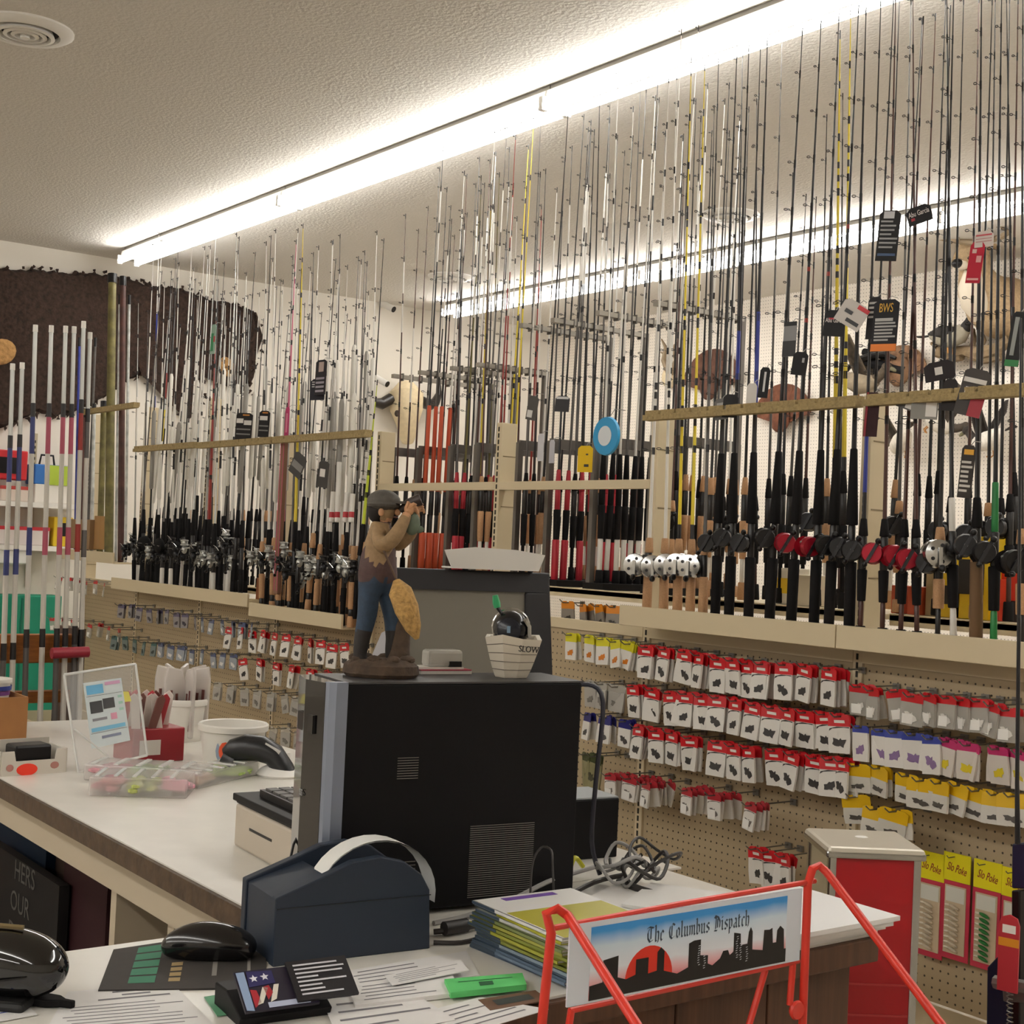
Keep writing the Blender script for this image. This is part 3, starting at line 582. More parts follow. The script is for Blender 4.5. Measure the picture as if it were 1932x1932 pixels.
def packet(kind, p, ang, front, label, group):
    n, hm, bm_, am, w_, hh, ht, _ = PK[kind]; t = thing(n, label, 'packet', p, ang, group)
    v = PKN.get(kind, 0) % 3; PKN[kind] = PKN.get(kind, 0)+1
    cached((kind, 'h'), 'header_card', t, lambda: B().m(hm).prism([(-w_/2, -hh), (w_/2, -hh), (w_/2, -.006), (w_*.36, 0), (w_*.1, 0), (w_*.08, -.008), (-w_*.08, -.008), (-w_*.1, 0), (-w_*.36, 0), (-w_/2, -.006)], .0025, (0, -.0012, 0)), False)
    def body():
        b = B().m(bm_); z0, z1 = -hh+.0005, -ht; pts = [(-w_*.47, z0), (w_*.47, z0), (w_*.49, (z0+z1)/2), (w_*.46, z1), (-w_*.46, z1), (-w_*.49, (z0+z1)/2)]
        return b.prism(pts, .006, (0, -.003, 0))
    cached((kind, 'b'), 'pouch', t, body, False)
    if front:
        def art():
            b = B().m(am); s = (ht-hh); c = -(hh+ht)/2
            b.prism([(x*w_*1.3, c-.1*s+y*s) for x, y in art_poly(v+7)], .0016, (0, -.0046, 0))
            if kind in ('hook', 'jig'): b.prism([(-w_*.45, c+.33*s), (-w_*.3, c+.42*s), (w_*.2, c+.47*s), (w_*.44, c+.45*s), (w_*.44, c+.49*s), (-w_*.1, c+.5*s), (-w_*.42, c+.42*s)], .001, (0, -.004, 0))
            return b
        cached((kind, 'a', v), 'printed_picture', t, art, False)
        if kind == 'hook': cached((kind, 'l'), 'header_logo', t, lambda: B().m(m_card).prism([(-w_*.22, -.024), (w_*.24, -.024), (w_*.22, -.016), (-w_*.24, -.016)], .0008, (0, -.0018, 0)), False)
        if kind in ('swivel', 'jig'): cached((kind, 'l'), 'price_sticker', t, lambda: B().m(M('f0eee8', .6)).box((-.008, -.0046, -ht*.78), (.03, .001, .026)), False)
    return t
def hook_row(kind, pts, place, depth=(2, 4), yf=3.12, spread=.011, wall=3.27, skew=.25):
    n, d = PK[kind][0], PK[kind][7]
    for i, (x, y) in enumerate(pts):
        p = at_y(x, y, yf)
        hk = thing('peg_hook', 'wire hook, %s from the left along the %s' % (ordn(i), place), 'hook', (p.x, wall, p.z-.006), 0, 'hooks of the '+place)
        ln = wall-yf+.03
        cached(('peg', round(ln, 3)), 'prong', hk, lambda: B().m(m_wire).tube([(0, 0, 0), (0, -ln+.01, .0), (0, -ln-.008, .012)], .0022, 6))
        cached(('pegb', 0), 'back_clip', hk, lambda: B().m(m_wire).bb((-.012, -.006, -.012), (.012, 0, .006)))
        m_ = rnd.randint(*depth)
        for j in range(m_):
            q = V((p.x+rnd.uniform(-.004, .004)*j, yf+.004+spread*j, p.z+.0))
            lb = '%s, frontmost, %s hook, %s' % (d, ordn(i), place) if j == 0 else '%s, %s back on %s hook, %s' % (d, ordn(j), ordn(i), place)
            packet(kind, q, Matrix.Rotation(rnd.uniform(-skew, skew)*1.5, 3, 'Z') @ Matrix.Rotation(rnd.gauss(0, .09), 3, 'Y') @ Matrix.Rotation(rnd.uniform(-.12, .12), 3, 'X'), j == 0, lb, 'packets on hook %d of the %s' % (i+1, place))
hook_row('hook', [(1218, 1218), (1253, 1222), (1290, 1227), (1318, 1233), (1353, 1241), (1380, 1243), (1408, 1249), (1436, 1250), (1478, 1251), (1518, 1254), (1563, 1260)], 'top red row', (3, 5))
hook_row('hook', [(1192, 1292), (1229, 1299), (1262, 1305), (1292, 1306), (1322, 1311), (1352, 1313), (1387, 1319), (1422, 1327), (1456, 1333), (1486, 1337), (1516, 1341), (1552, 1344), (1582, 1348)], 'second red row', (3, 4))
hook_row('hook', [(1204, 1369), (1236, 1376), (1266, 1380), (1300, 1389), (1353, 1398), (1382, 1404), (1410, 1408), (1458, 1413), (1494, 1420), (1536, 1427), (1566, 1430), (1588, 1432)], 'third red row', (3, 5))
hook_row('jig', [(1150, 1460), (1187, 1466), (1218, 1476), (1295, 1488), (1346, 1497), (1416, 1516)], 'lowest jig row', (4, 6), 3.08, .02)
hook_row('swivel', [(1619, 1292), (1645, 1299), (1689, 1301), (1720, 1310), (1752, 1309), (1787, 1313), (1815, 1317), (1845, 1319), (1872, 1327), (1900, 1336)], 'clear row right of red', (2, 4), 3.1, .014)
hook_row('blue', [(1622, 1369), (1661, 1376), (1688, 1379), (1722, 1383), (1756, 1390)], 'blue and white row', (1, 2))
hook_row('pink', [(1787, 1395), (1826, 1402), (1880, 1409), (1924, 1418)], 'pink-topped row', (2, 4))
hook_row('yellow', [(1615, 1441), (1657, 1446), (1710, 1460), (1737, 1469), (1772, 1474), (1807, 1478), (1842, 1488), (1878, 1495), (1910, 1498)], 'long yellow row', (1, 3))
hook_row('yellow', [(1612, 1500), (1650, 1523), (1686, 1527)], 'short yellow row', (1, 2))
hook_row('lemon', [(1076, 1195), (1110, 1199), (1136, 1203), (1160, 1208), (1186, 1212)], 'row by the monitor', (2, 3))
hook_row('clear', [(1112, 1284), (1136, 1288), (1162, 1293)], 'grey row by computer', (2, 3))
hook_row('navy', [(1108, 1345), (1142, 1351), (1178, 1358)], 'navy row by computer', (2, 3))
hook_row('olive', [(1104, 1420), (1122, 1424)], 'olive row by computer', (1, 2))
hook_row('orange', [(1070, 1134), (1098, 1140), (1128, 1141), (1158, 1143), (1196, 1150)], 'row under back shelf', (1, 2), 3.42, .02, 3.5)
def line(a, b, n): return [(a[0]+(b[0]-a[0])*i/(n-1), a[1]+(b[1]-a[1])*i/(n-1)+rnd.uniform(-3, 3)) for i in range(n)]
hook_row('swivel', line((112, 1090), (196, 1099), 6), 'upper far left row', (1, 2))
hook_row('swivel', line((98, 1164), (222, 1184), 8), 'lower far left row', (1, 2))
hook_row('purple', line((228, 1140), (366, 1160), 9), 'purple row under tray', (1, 2))
hook_row('slate', line((380, 1164), (474, 1176), 6), 'slate row under tray', (1, 2))
hook_row('teal', line((216, 1200), (290, 1212), 5), 'left row', (1, 2))
hook_row('slate', line((302, 1214), (440, 1236), 8), 'second left row', (1, 2))
hook_row('hook', line((432, 1182), (648, 1216), 11), 'far row near figurine', (1, 2))
hook_row('hook', line((456, 1240), (648, 1270), 7), 'second far row near figurine', (1, 2))
hook_row('clear', line((410, 1290), (560, 1312), 7), 'row above white bucket', (1, 2))
hook_row('clear', line((494, 1366), (560, 1378), 4), 'lowest row behind bucket', (1, 1))
hook_row('hook', [(1424, 1598), (1446, 1604), (1478, 1612)], 'row behind newspaper rack', (1, 3))

# long yellow-headed lure cards low on the pegboard
m_lem = M('e6d81a', .4); m_mag = M('c0344a', .45)
for i, (x, y, w_) in enumerate([(1737, 1604, .12), (1785, 1607, .12), (1843, 1621, .12), (1897, 1636, .12)]):
    p = at_y(x+22, y+4, 3.235)
    t = thing('lure_card', 'long yellow-headed lure card with red border, %s from the left by the red machine' % ordn(i), 'card', p, 0, 'yellow-headed lure cards')
    h = .36; t.scale = (.7, .8, .78)
    B().m(m_lem).bb((-.06, -.002, -.095), (.06, .002, 0)).obj('header_card', t)
    B().m(m_mag).bb((-.062, -.0015, -h), (.062, .002, -.096)).obj('red_border', t)
    B().m(M('c9b597', .5)).bb((-.048, -.004, -h+.02), (.046, -.0016, -.11)).obj('backing_card', t)
    B().m(M('d9d8cc', .5)).bb((-.042, -.0052, -.165), (.04, -.0042, -.115)).obj('info_label', t)
    for j in range(9):
        z = -.18-.018*j; s = M('2f7a3a', .4) if i == 2 else M('cdbfa8', .3)
        B().m(s).ball((.0, -.012, z), (.024, .008, .006), 8, 5, Matrix.Rotation(.25, 3, 'Y')).m(M('e6dcc8', .3)).ball((-.03, -.009, z+.003), (.014, .005, .004), 7, 4).obj('lure', t)
    lg = text('script_logo', 'Slo Poke', .04, M('8e1a24', .5), t, (0, -.0025, -.052), (1, 0, -.12), (0, 0, 1), sx=.62, shear=.3)
    B().m(m_wire).tube([(-.012, .02, -.012), (-.012, -.035, -.012), (-.012, -.045, -.004)], .002, 6).obj('hanging_hook', t)

# ================= BACK SHELF GOODS SEEN BETWEEN THE RODS
def carton(px, py, Y, w_, h, d, col, label, extra=None, z=None):
    p = at_y(px, py, Y); z = 1.197 if z is None else z
    t = thing('product_box', label, 'box', (p.x, Y, z), 0)
    B().m(M(col, .45)).bb((-w_/2, 0, 0), (w_/2, d, h)).obj('carton', t, bevel=.002)
    if extra:
        B().m(M(extra, .5)).bb((-w_*.36, -.0012, h*.3), (w_*.36, 0, h*.72)).obj('front_label', t)
    return t
for i, a in enumerate([(1792, 1120, 3.5, .07, .13, .08, 'e0b81a', 'small yellow carton left of the taller yellow carton', '2b2723'), (1832, 1100, 3.5, .12, .24, .1, 'e2bb12', 'tall yellow carton on the back shelf behind the rods', '26211c'), (1693, 1120, 3.5, .045, .085, .06, 'c4532e', 'left orange carton of a pair behind the brown rods', None),
        (1724, 1120, 3.5, .045, .085, .06, 'c4532e', 'right orange carton of a pair behind the brown rods', None), (1866, 1120, 3.52, .07, .12, .07, 'c23a22', 'red carton beside the tall yellow carton', 'e8e2d8'), (1900, 1095, 3.56, .1, .2, .08, '2a2624', 'black carton with white lettering near the photo edge', 'd83a22'),
        (1478, 1110, 3.5, .08, .12, .08, 'd8d0be', 'white carton with yellow label behind the foam-handled rods', 'e0b81a'), (1512, 1110, 3.5, .09, .1, .08, 'd4c8b0', 'cream carton behind the foam-handled rods', None), (1762, 1120, 3.52, .06, .13, .06, 'b09a70', 'tan carton beside the small yellow carton', None)]):
    carton(*a)

# ================= BACK WALL: hide, skull, cameras, shelves
m_fur = mat('dark_brown_fur', H('33231b'), .95, bump=.9, scale=35, var=.55); m_tanfur = mat('tan_fur', H('a8804f'), .95, bump=.8, scale=40, var=.25)
XW = XB+.012
def onwall(px, py, off=0): return at_x(px, py, XB+off)
hide = thing('bear_hide', 'large dark brown bear hide spread flat on the back wall', 'hide', onwall(200, 640))
out = [(-60, 520), (0, 506), (60, 509), (130, 515), (190, 518), (238, 522), (262, 532), (290, 542), (322, 541), (360, 552), (400, 565), (440, 574), (486, 590), (494, 640), (482, 690), (470, 740), (440, 735), (420, 700), (396, 690), (382, 720), (376, 770), (360, 788), (342, 786), (334, 740), (318, 705), (280, 700), (240, 715), (205, 742), (180, 760), (150, 772), (120, 782), (98, 788), (78, 780), (62, 778), (40, 792), (0, 806), (-60, 830)]
b_ = B().m(m_fur); pts = []
for i, (x, y) in enumerate(out):
    x2, y2 = out[(i+1) % len(out)]; n = max(2, int(math.hypot(x2-x, y2-y)/9))
    for k in range(n): pts.append((x+(x2-x)*k/n+rnd.uniform(-3, 3), y+(y2-y)*k/n+rnd.uniform(-3, 3)))
O = V(hide.location)
A = [b_.v(onwall(x, y, .005)-O) for x, y in pts]
cx, cy = 190, 630
rings = [A]
for f, off in ((.96, .05), (.8, .06), (.5, .07)):
    rings.append([b_.v(onwall(cx+(x-cx)*f, cy+(y-cy)*f, off)-O) for x, y in pts])
for P, Q in zip(rings, rings[1:]):
    for i in range(len(pts)): b_._f([P[i], P[(i+1) % len(pts)], Q[(i+1) % len(pts)], Q[i]])
b_._f(rings[-1]); b_.obj('fur_pelt', hide)
for x, y, rx, ry in ((2, 664, .11, .09), (428, 692, .06, .08)):
    B().m(m_tanfur).ball(onwall(x, y, .07)-O, (.035, rx, ry), 14, 8, Matrix.Rotation(.5, 3, 'X')).obj('tan_muzzle_patch', hide)['label'] = 'tan furred patch'
g = B().m(m_fur)
for x, y in pts[::2]:
    for _ in range(3):
        p = onwall(x+rnd.uniform(-6, 6), y+rnd.uniform(-6, 6), .03)-O; dv = V((.01, rnd.uniform(-.05, .05), rnd.uniform(-.06, .02))); g.cyl(p, p+dv*.7, .014, .002, 4)
o = g.obj('fur_tufts', hide); o['kind'] = 'stuff'

m_bone = mat('old_bone', H('d9c7a3'), .6, bump=.15, scale=25, var=.08); m_horn = mat('dark_horn', H('26201c'), .35)
sk = thing('steer_skull', 'cream steer skull with black horns on the back wall', 'skull', onwall(768, 770)); O = V(sk.location)
def W(px, py, off): return onwall(px, py, off)-O
B().m(m_bone).tube([W(766, 728, .09), W(766, 745, .13), W(767, 775, .15), W(768, 800, .13), W(769, 824, .12), W(769, 834, .1)], [.08, .15, .14, .095, .07, .05], 14).obj('cranium', sk, smooth=True)
for x in (749, 785): B().m(M('3a2f25', .8)).ball(W(x, 780, .22), (.02, .022, .028), 9, 6).obj('eye_socket', sk)
for sgn, seq in ((-1, [(738, 752), (720, 762), (706, 758), (699, 742), (697, 728)]), (1, [(795, 758), (812, 764), (822, 758), (828, 744), (831, 726)])):
    B().m(m_horn).tube([W(x, y, .13) for x, y in seq], [.05, .048, .042, .03, .006], 10).obj('horn', sk, smooth=True)
for i, (x, y) in enumerate([(728, 580), (716, 720)]):
    t = thing('security_camera', 'white bullet camera on the back wall, %s of two' % ('upper', 'lower')[i], 'camera', onwall(x-8, y-6)); t.scale = (.6, .6, .6); d = V((.13, .06, -.07))
    B().m(m_white).cyl((0, 0, 0), (.02, 0, 0), .045, n=14).tube([(.02, 0, 0), (.06, 0, -.02), (.1, .0, -.02)], .014, 8).obj('mount', t, smooth=True)
    c = V((.11, .02, -.03)); B().m(m_white).cyl(c-d*.6, c+d*.8, .045, n=14).obj('housing', t, smooth=True)
    B().m(m_blk).cyl(c+d*.8, c+d*.86, .043, n=14).obj('lens', t, smooth=True)
sh = thing('wall_shelving', 'white shelves on the back wall at the far left', 'shelving', (XB, 3.0, 0))
for z in (1.5, 1.2): B().m(m_white).bb((.02, -.9, z-.035), (.36, .52, z)).obj('shelf', sh)
for y in (-.3, .24):
    s = B().m(mat('standard', H('b3a78c'), .5)).bb((.002, y-.015, .9), (.02, y+.015, 2.0)).obj('wall_standard', sh)
    q = B().m(m_dark)
    for k in range(26): q.bb((.0195, y-.004, .93+.04*k), (.021, y+.004, .95+.04*k))
    q.obj('standard_slots', s)['kind'] = 'stuff'
def wbox(x0, x1, y0, y1, z, col, name, label, cat, top=None, front=.3, rough=.5):
    a, b = at_x(x0, (y0+y1)/2, XB+front), at_x(x1, (y0+y1)/2, XB+front); h = at_x(x0, y0, XB+front).z - at_x(x0, y1, XB+front).z
    t = thing(name, label, cat, (XB+front-.2, (a.y+b.y)/2, z)); w_ = (b.y-a.y)
    B().m(M(col, rough)).bb((0, -w_/2, 0), (.2, w_/2, h)).obj('body', t, bevel=.008)
    if top: B().m(M(top, rough)).bb((-.001, -w_/2-.001, h-.02), (.202, w_/2+.001, h+.004)).obj('top_band', t)
    return t, w_, h
t, w_, h = wbox(-20, 52, 852, 908, 1.65, 'c01c24', 'lantern_case', 'red case with dark window on the far left wall shelf', 'case')
B().m(m_blk).bb((.198, -w_*.28, h*.2), (.206, w_*.3, h*.75)).obj('window', t)
for i, x in enumerate((2, 20, 38)): wbox(x, x+16, 912, 940, 1.5, 'd8c9bc', 'small_carton', 'small pale carton under the red case, %s from the left' % ordn(i), 'box', 'b03a34')
t, w_, h = wbox(66, 130, 868, 906, 1.63, '2a6bb4', 'tackle_bag', 'blue and lime green bag on a white box on the wall shelf', 'bag')
B().m(M('a8bf3a', .6)).bb((.198, -.02, 0), (.21, w_/2+.004, h*.98)).obj('lime_pocket', t); B().m(m_blk).tube([(.1, -w_*.25, h), (.1, -w_*.2, h+.07), (.1, w_*.15, h+.07), (.1, w_*.2, h)], .008, 6).obj('handle', t)
wbox(66, 134, 906, 942, 1.5, 'e6e1d8', 'white_carton', 'white carton beneath the blue and green bag', 'box')
for i, x in enumerate((-8, 12, 56)): wbox(x, x+(18, 42, 38)[i], 984, 1018, 1.2, 'd9cfca', 'lidded_carton', 'pale carton with red top band on the lower wall shelf, %s from the left' % ordn(i), 'box', 'c0303a')
t, w_, h = wbox(102, 138, 962, 1018, 1.2, 'd9b820', 'yellow_bag', 'yellow and black bag on the lower wall shelf', 'bag'); B().m(m_blk).bb((.198, -w_*.1, h*.35), (.206, w_*.3, h*.8)).obj('black_panel', t)
wbox(-10, 56, 1024, 1052, 1.07, 'eeeeea', 'white_tray', 'shiny white tray below the lower wall shelf', 'tray', None, .34)
t, w_, h = wbox(-40, 112, 1122, 1330, 0, '0f8a6c', 'green_cabinet', 'teal green cabinet against the back wall behind the striped poles', 'cabinet', None, .45)
t.children[0].scale.z = .86/h; B().m(M('0b6b55', .5)).bb((.198, -.006, .05), (.205, .006, .84)).obj('door_seam', t)
# ---- striped poles in their wooden floor display
disp = thing('pole_display', 'orange-brown wooden floor display holding the striped poles', 'display stand', (-4.95, 1.6, 0))
mo = mat('orange_wood', H('a5642a'), .55, bump=.1, scale=20, var=.2, wood=(1, 1, 6))
B().m(mo).bb((-.05, -.4, .86), (0, .2, .96)).obj('upper_rail', disp, bevel=.004)
B().m(mo).bb((-.05, -.4, .72), (0, .2, .76)).obj('lower_rail', disp)
B().m(M('4a3020', .6)).bb((-.2, .16, 0), (0, .2, .98)).obj('side_panel', disp); B().m(mo).bb((-.2, -.4, 0), (0, -.17, .9)).obj('end_panel', disp)
B().m(M('2a211c', .7)).bb((-.2, -.4, .4), (0, .2, .43)).obj('base_shelf', disp)
BC['pole'] = M('bdb8ae', .45); BC['pink'] = M('a34a5c', .5); BC['blue'] = M('2c3468', .5)
for i, (x, yt, col) in enumerate([(24, 686, 'blue'), (42, 684, 'blue'), (67, 613, 'blue'), (97, 614, 'pink'), (124, 615, 'pink'), (140, 616, 'pink'), (158, 606, 'red'), (170, 627, 'grey')]):
    tp = at_x(x, yt, -4.93); b = V((-4.92, at_x(x-7, 1150, -4.92).y, .435)); d = tp-b; L = d.length
    t = thing('crappie_pole', 'white telescopic pole with %s bands, %s from the left in the wooden display' % ({'pink': 'pinkish red'}.get(col, col), ordn(i)), 'fishing pole', b, V((0, 0, 1)).rotation_difference(d.normalized()), 'striped poles in the wooden display')
    sg = [(0, .1, 'black', .011), (.1, .3, 'pole' if i % 2 else 'grey', .0105), (.3, .34, 'black', .0108), (.34, .5, 'pole', .0098), (.5, .56, col, .0099), (.56, .72, 'pole', .009), (.72, .8, col, .0088), (.8, .83, 'black', .009), (.83, .985, 'silver', .0078), (.985, 1, 'white', .009)]
    for a, c, k, r in sg: B().m(BC[k]).cyl((0, 0, a*L), (0, 0, c*L), r, r*.96, 8).obj('pole_section', t, smooth=True)

# ================= RIGHT WALL MOUNTS
def yw(px, py, off=0): return at_y(px, py, YR-off)
m_deer = mat('deer_coat', H('b39a78'), .9, bump=.35, scale=60, var=.15); m_deerw = mat('deer_white', H('d9cdb9'), .9); m_ant = mat('antler', H('8d7a60'), .6, bump=.2, scale=40)
dr = thing('deer_mount', 'shoulder-mounted antlered deer head on the white pegboard wall', 'taxidermy', yw(1890, 600)); O = V(dr.location)
def D_(px, py, off): return yw(px, py, off)-O
B().m(m_deer).tube([D_(1905, 585, .0), D_(1890, 580, .12), D_(1868, 568, .24), D_(1846, 540, .34), D_(1840, 512, .42), D_(1842, 486, .45), D_(1838, 470, .44)], [.2, .2, .175, .135, .1, .085, .065], 16).obj('neck_and_shoulders', dr, smooth=True)
B().m(m_deer).tube([D_(1848, 466, .42), D_(1838, 470, .47), D_(1826, 482, .53), D_(1814, 492, .58), D_(1808, 497, .61)], [.075, .1, .08, .06, .045], 14).obj('head', dr, smooth=True)
B().m(m_deerw).tube([D_(1836, 508, .5), D_(1832, 540, .46), D_(1840, 570, .38), D_(1855, 590, .28)], [.05, .08, .09, .08], 12).obj('throat_patch', dr, smooth=True)
B().m(m_deerw).ball(D_(1812, 500, .6), (.05, .045, .035), 10, 7).obj('muzzle', dr, smooth=True); B().m(m_blk).ball(D_(1806, 497, .635), (.036, .032, .03), 10, 7).obj('nose', dr, smooth=True)
for x, y, o_ in ((1806, 479, .54), (1832, 480, .56)): B().m(m_blk).ball(D_(x, y, o_), (.018, .018, .018), 9, 6).obj('eye', dr, smooth=True)
for a, b in (((1862, 462, .42), (1886, 448, .4)), ((1826, 452, .42), (1800, 458, .42))):
    B().m(m_deer).tube([D_(*a), (D_(*a)+D_(*b))/2, D_(*b)], [.03, .06, .008], 8).obj('ear', dr, smooth=True)
for main, tines in (([(1834, 456), (1815, 450), (1790, 440), (1765, 428), (1755, 410), (1758, 390)], [((1808, 448), (1808, 430)), ((1785, 438), (1782, 458))]), ([(1850, 452), (1868, 446), (1890, 425), (1902, 405), (1896, 385), (1880, 375)], [((1870, 445), (1872, 425)), ((1895, 420), (1908, 400))])):
    ay = lambda y: 458-(458-y)*.36
    b_ = B().m(m_ant).tube([D_(x, ay(y), .62+.04*k) for k, (x, y) in enumerate(main)], [.024, .021, .019, .016, .012, .004], 8)
    for a, b in tines: b_.tube([D_(a[0], ay(a[1]), .7), D_(b[0], ay(b[1])-6, .74)], [.013, .003], 6)
    b_.obj('antler', dr, smooth=True)
# driftwood, ducks and geese
m_drift = mat('driftwood', H('7d6a50'), .9, bump=.6, scale=18, var=.35)
dw = thing('driftwood_branch', 'gnarled driftwood branch on the pegboard wall below the standing duck', 'branch', yw(1815, 668)); O = V(dw.location)
for seq, r in (([(1768, 662), (1790, 668), (1820, 662), (1850, 668), (1880, 660), (1905, 640)], .05), ([(1775, 690), (1790, 676), (1815, 672)], .035), ([(1830, 664), (1838, 640), (1834, 622)], .02), ([(1850, 664), (1858, 642), (1850, 625)], .018), ([(1770, 655), (1758, 648)], .02), ([(1830, 672), (1860, 680), (1890, 672)], .03)):
    B().m(m_drift).tube([D_(x, y, .12+rnd.uniform(-.03, .03)) for x, y in seq], [r*rnd.uniform(.6, 1.1) for _ in seq], 8).obj('branch_limb', dw, smooth=True)
def bird(px, py, s, label, dark, body, ang, tilt, wings, group=None):
    t = thing('mounted_duck', label, 'taxidermy', yw(px, py, .2), Matrix.Rotation(ang, 3, 'Z') @ Matrix.Rotation(tilt, 3, 'Y'), group)
    md, mb = mat('feather_'+dark, H(dark), .85, bump=.3, scale=40, var=.2), mat('feather_'+body, H(body), .85, bump=.3, scale=40, var=.12)
    B().m(mb).tube([(-.22*s, 0, .01*s), (-.14*s, 0, 0), (0, 0, -.02*s), (.12*s, 0, .0), (.18*s, 0, .04*s)], [.02*s, .075*s, .11*s, .09*s, .05*s], 14).obj('body', t, smooth=True)
    B().m(md).tube([(.15*s, 0, .03*s), (.21*s, 0, .1*s), (.24*s, 0, .16*s)], [.055*s, .045*s, .04*s], 10).obj('neck', t, smooth=True)
    B().m(md).ball((.255*s, 0, .185*s), (.055*s, .045*s, .045*s), 12, 8).obj('head', t, smooth=True)
    B().m(M('6f6a50', .5)).tube([(.29*s, 0, .18*s), (.34*s, 0, .168*s), (.365*s, 0, .165*s)], [.022*s, .02*s, .012*s], 8).obj('bill', t, smooth=True)
    B().m(m_blk).ball((.275*s, -.042*s, .195*s), .007*s, 7, 5).obj('eye', t)
    B().m(md).prism([(-.2*s, 0), (-.34*s, .045*s), (-.36*s, 0), (-.34*s, -.045*s)], .012*s, (0, 0, .005*s), (V((1, 0, 0)), V((0, 1, 0)), V((0, 0, 1)))).obj('tail', t)
    for sg in (-1, 1):
        w_ = B().m(md)
        if wings == 'open':
            for k in range(7): w_.prism([(-.03*s+.02*k*s, 0), (.03*s+.02*k*s, 0), (.0+.005*k*s-.09*s, (.34+.03*k)*s), (-.05*s+.005*k*s-.09*s, (.33+.03*k)*s)], .006*s, (0, 0, .0), (V((1, 0, 0)), V((0, sg*.55, .82)), V((0, .82*sg, -.5))))
        else: w_.tube([(.1*s, sg*.075*s, .03*s), (-.02*s, sg*.1*s, .02*s), (-.2*s, sg*.05*s, .02*s)], [.03*s, .06*s, .012*s], 8)
        w_.obj('wing', t, smooth=wings != 'open')
        B().m(M('b07a3c', .6)).tube([(0, sg*.03*s, -.09*s), (.01*s, sg*.03*s, -.17*s), (.05*s, sg*.03*s, -.18*s)], .008*s, 6).obj('foot', t)
    return t
bird(1792, 632, .7, 'grey standing duck mount with black head, above the driftwood', '2a2725', '97907f', 0, 0, 'shut')
bird(1700, 832, .62, 'white-bellied flying goose mount, leftmost of three on the lower pegboard wall', '4d4338', 'd3cbbd', 2.6, .5, 'open')
bird(1768, 790, .62, 'white-bellied flying goose mount, middle of three on the lower pegboard wall', '4a4036', 'd6cec0', .4, .9, 'open')
bird(1866, 828, .62, 'white-bellied flying duck mount, rightmost of three on the lower pegboard wall', '332c27', 'ddd6ca', 3.0, .3, 'open')
bird(1622, 720, .7, 'brown duck mount partly behind the yellow rods', '54483a', '8d7f6a', .2, .2, 'open')
def fan(px, py, r, c1, label):
    t = thing('turkey_tail_mount', label, 'taxidermy', yw(px, py, .05)); mf = mat('tail_'+c1, H(c1), .85, bump=.4, scale=30, var=.3)
    for i in range(13):
        a = -1.15+2.3*i/12; R = Matrix.Rotation(a, 3, 'Y')
        b_ = B().m(mf).prism([(R @ V((x, 0, z))).xz for x, z in ((-.02, .05), (.02, .05), (.05*r/.3, r*.9), (.03*r/.3, r), (-.03*r/.3, r), (-.05*r/.3, r*.9))], .008, (0, -.02-.004*(i % 2), 0)); b_.obj('tail_feather', t)
    B().m(mf).ball((0, -.04, .04), (.09, .05, .11), 12, 8).obj('body_patch', t, smooth=True)
fan(1344, 740, .34, '5a3a2c', 'dark brown turkey tail mount on the pegboard wall behind the two yellow rods')
fan(1478, 800, .3, '6b3f2a', 'reddish brown turkey tail mount behind the foam-handled rods')
fan(1702, 712, .22, '7a5a40', 'light brown tail fan mount beside the crossbow')
an = thing('antler_plaque', 'bare grey antlers on the pegboard wall left of the first turkey tail', 'antlers', yw(1262, 700)); O = V(an.location)
for seq in ([(1262, 705), (1252, 680), (1256, 655), (1248, 640)], [(1265, 705), (1276, 680), (1270, 655), (1285, 640)], [(1256, 670), (1246, 664)], [(1272, 668), (1282, 664)]): B().m(m_ant).tube([D_(x, y, .1) for x, y in seq], [.025, .022, .016, .006][:len(seq)] if len(seq) > 2 else [.014, .004], 8).obj('antler_beam', an, smooth=True)
B().m(m_bone).ball(D_(1263, 712, .06), (.07, .06, .09), 10, 7).obj('skull_plate', an, smooth=True)
cb = thing('crossbow', 'black crossbow hung on the pegboard wall', 'crossbow', yw(1655, 690, .1)); O = V(cb.location)
B().m(m_foam).tube([D_(1626, 678, .12), D_(1660, 690, .12), D_(1705, 700, .12)], [.03, .04, .03], 8).obj('stock', cb); B().m(m_blk).tube([D_(1598, 700, .14), D_(1612, 680, .16), D_(1640, 672, .18), D_(1668, 668, .16), D_(1690, 676, .14)], [.012, .02, .024, .02, .012], 8).obj('limbs', cb); B().m(m_foam).tube([D_(1655, 694, .12), D_(1650, 720, .12)], [.026, .02], 8).obj('grip', cb)
B().m(m_foam).cyl(D_(1630, 664, .12), D_(1672, 672, .12), .026, n=10).obj('scope', cb)

# ================= COMPUTER, MONITOR AND WHAT STANDS ON THEM
m_pcblk = mat('pc_black', H('0d0c0e'), .5, spec=.2); m_gloss = mat('piano_black', H('0c0b0c'), .08, coat=.6)
m_vent = M('6a655f', .5)
PC = thing('computer_tower', 'large black computer tower with silver strip on the front desk', 'computer', (-1.985, 1.16, TZ), math.radians(-8))
B().m(m_pcblk).bb((-.15, 0, .008), (0, .445, .385)).obj('case', PC, bevel=.003)
B().m(mat('pc_top_lit', H('3a3838'), .5)).bb((-.15, -.002, .385), (.001, .446, .388)).obj('top_panel', PC)  # lighter grey: the light falling on the top is put into its colour
B().m(m_gloss).prism([(-.15, 0), (-.148, -.03), (-.075, -.045), (-.014, -.034), (-.014, 0)], .38, (0, 0, .006), (V((1, 0, 0)), V((0, 1, 0)), V((0, 0, 1)))).obj('front_bezel', PC)
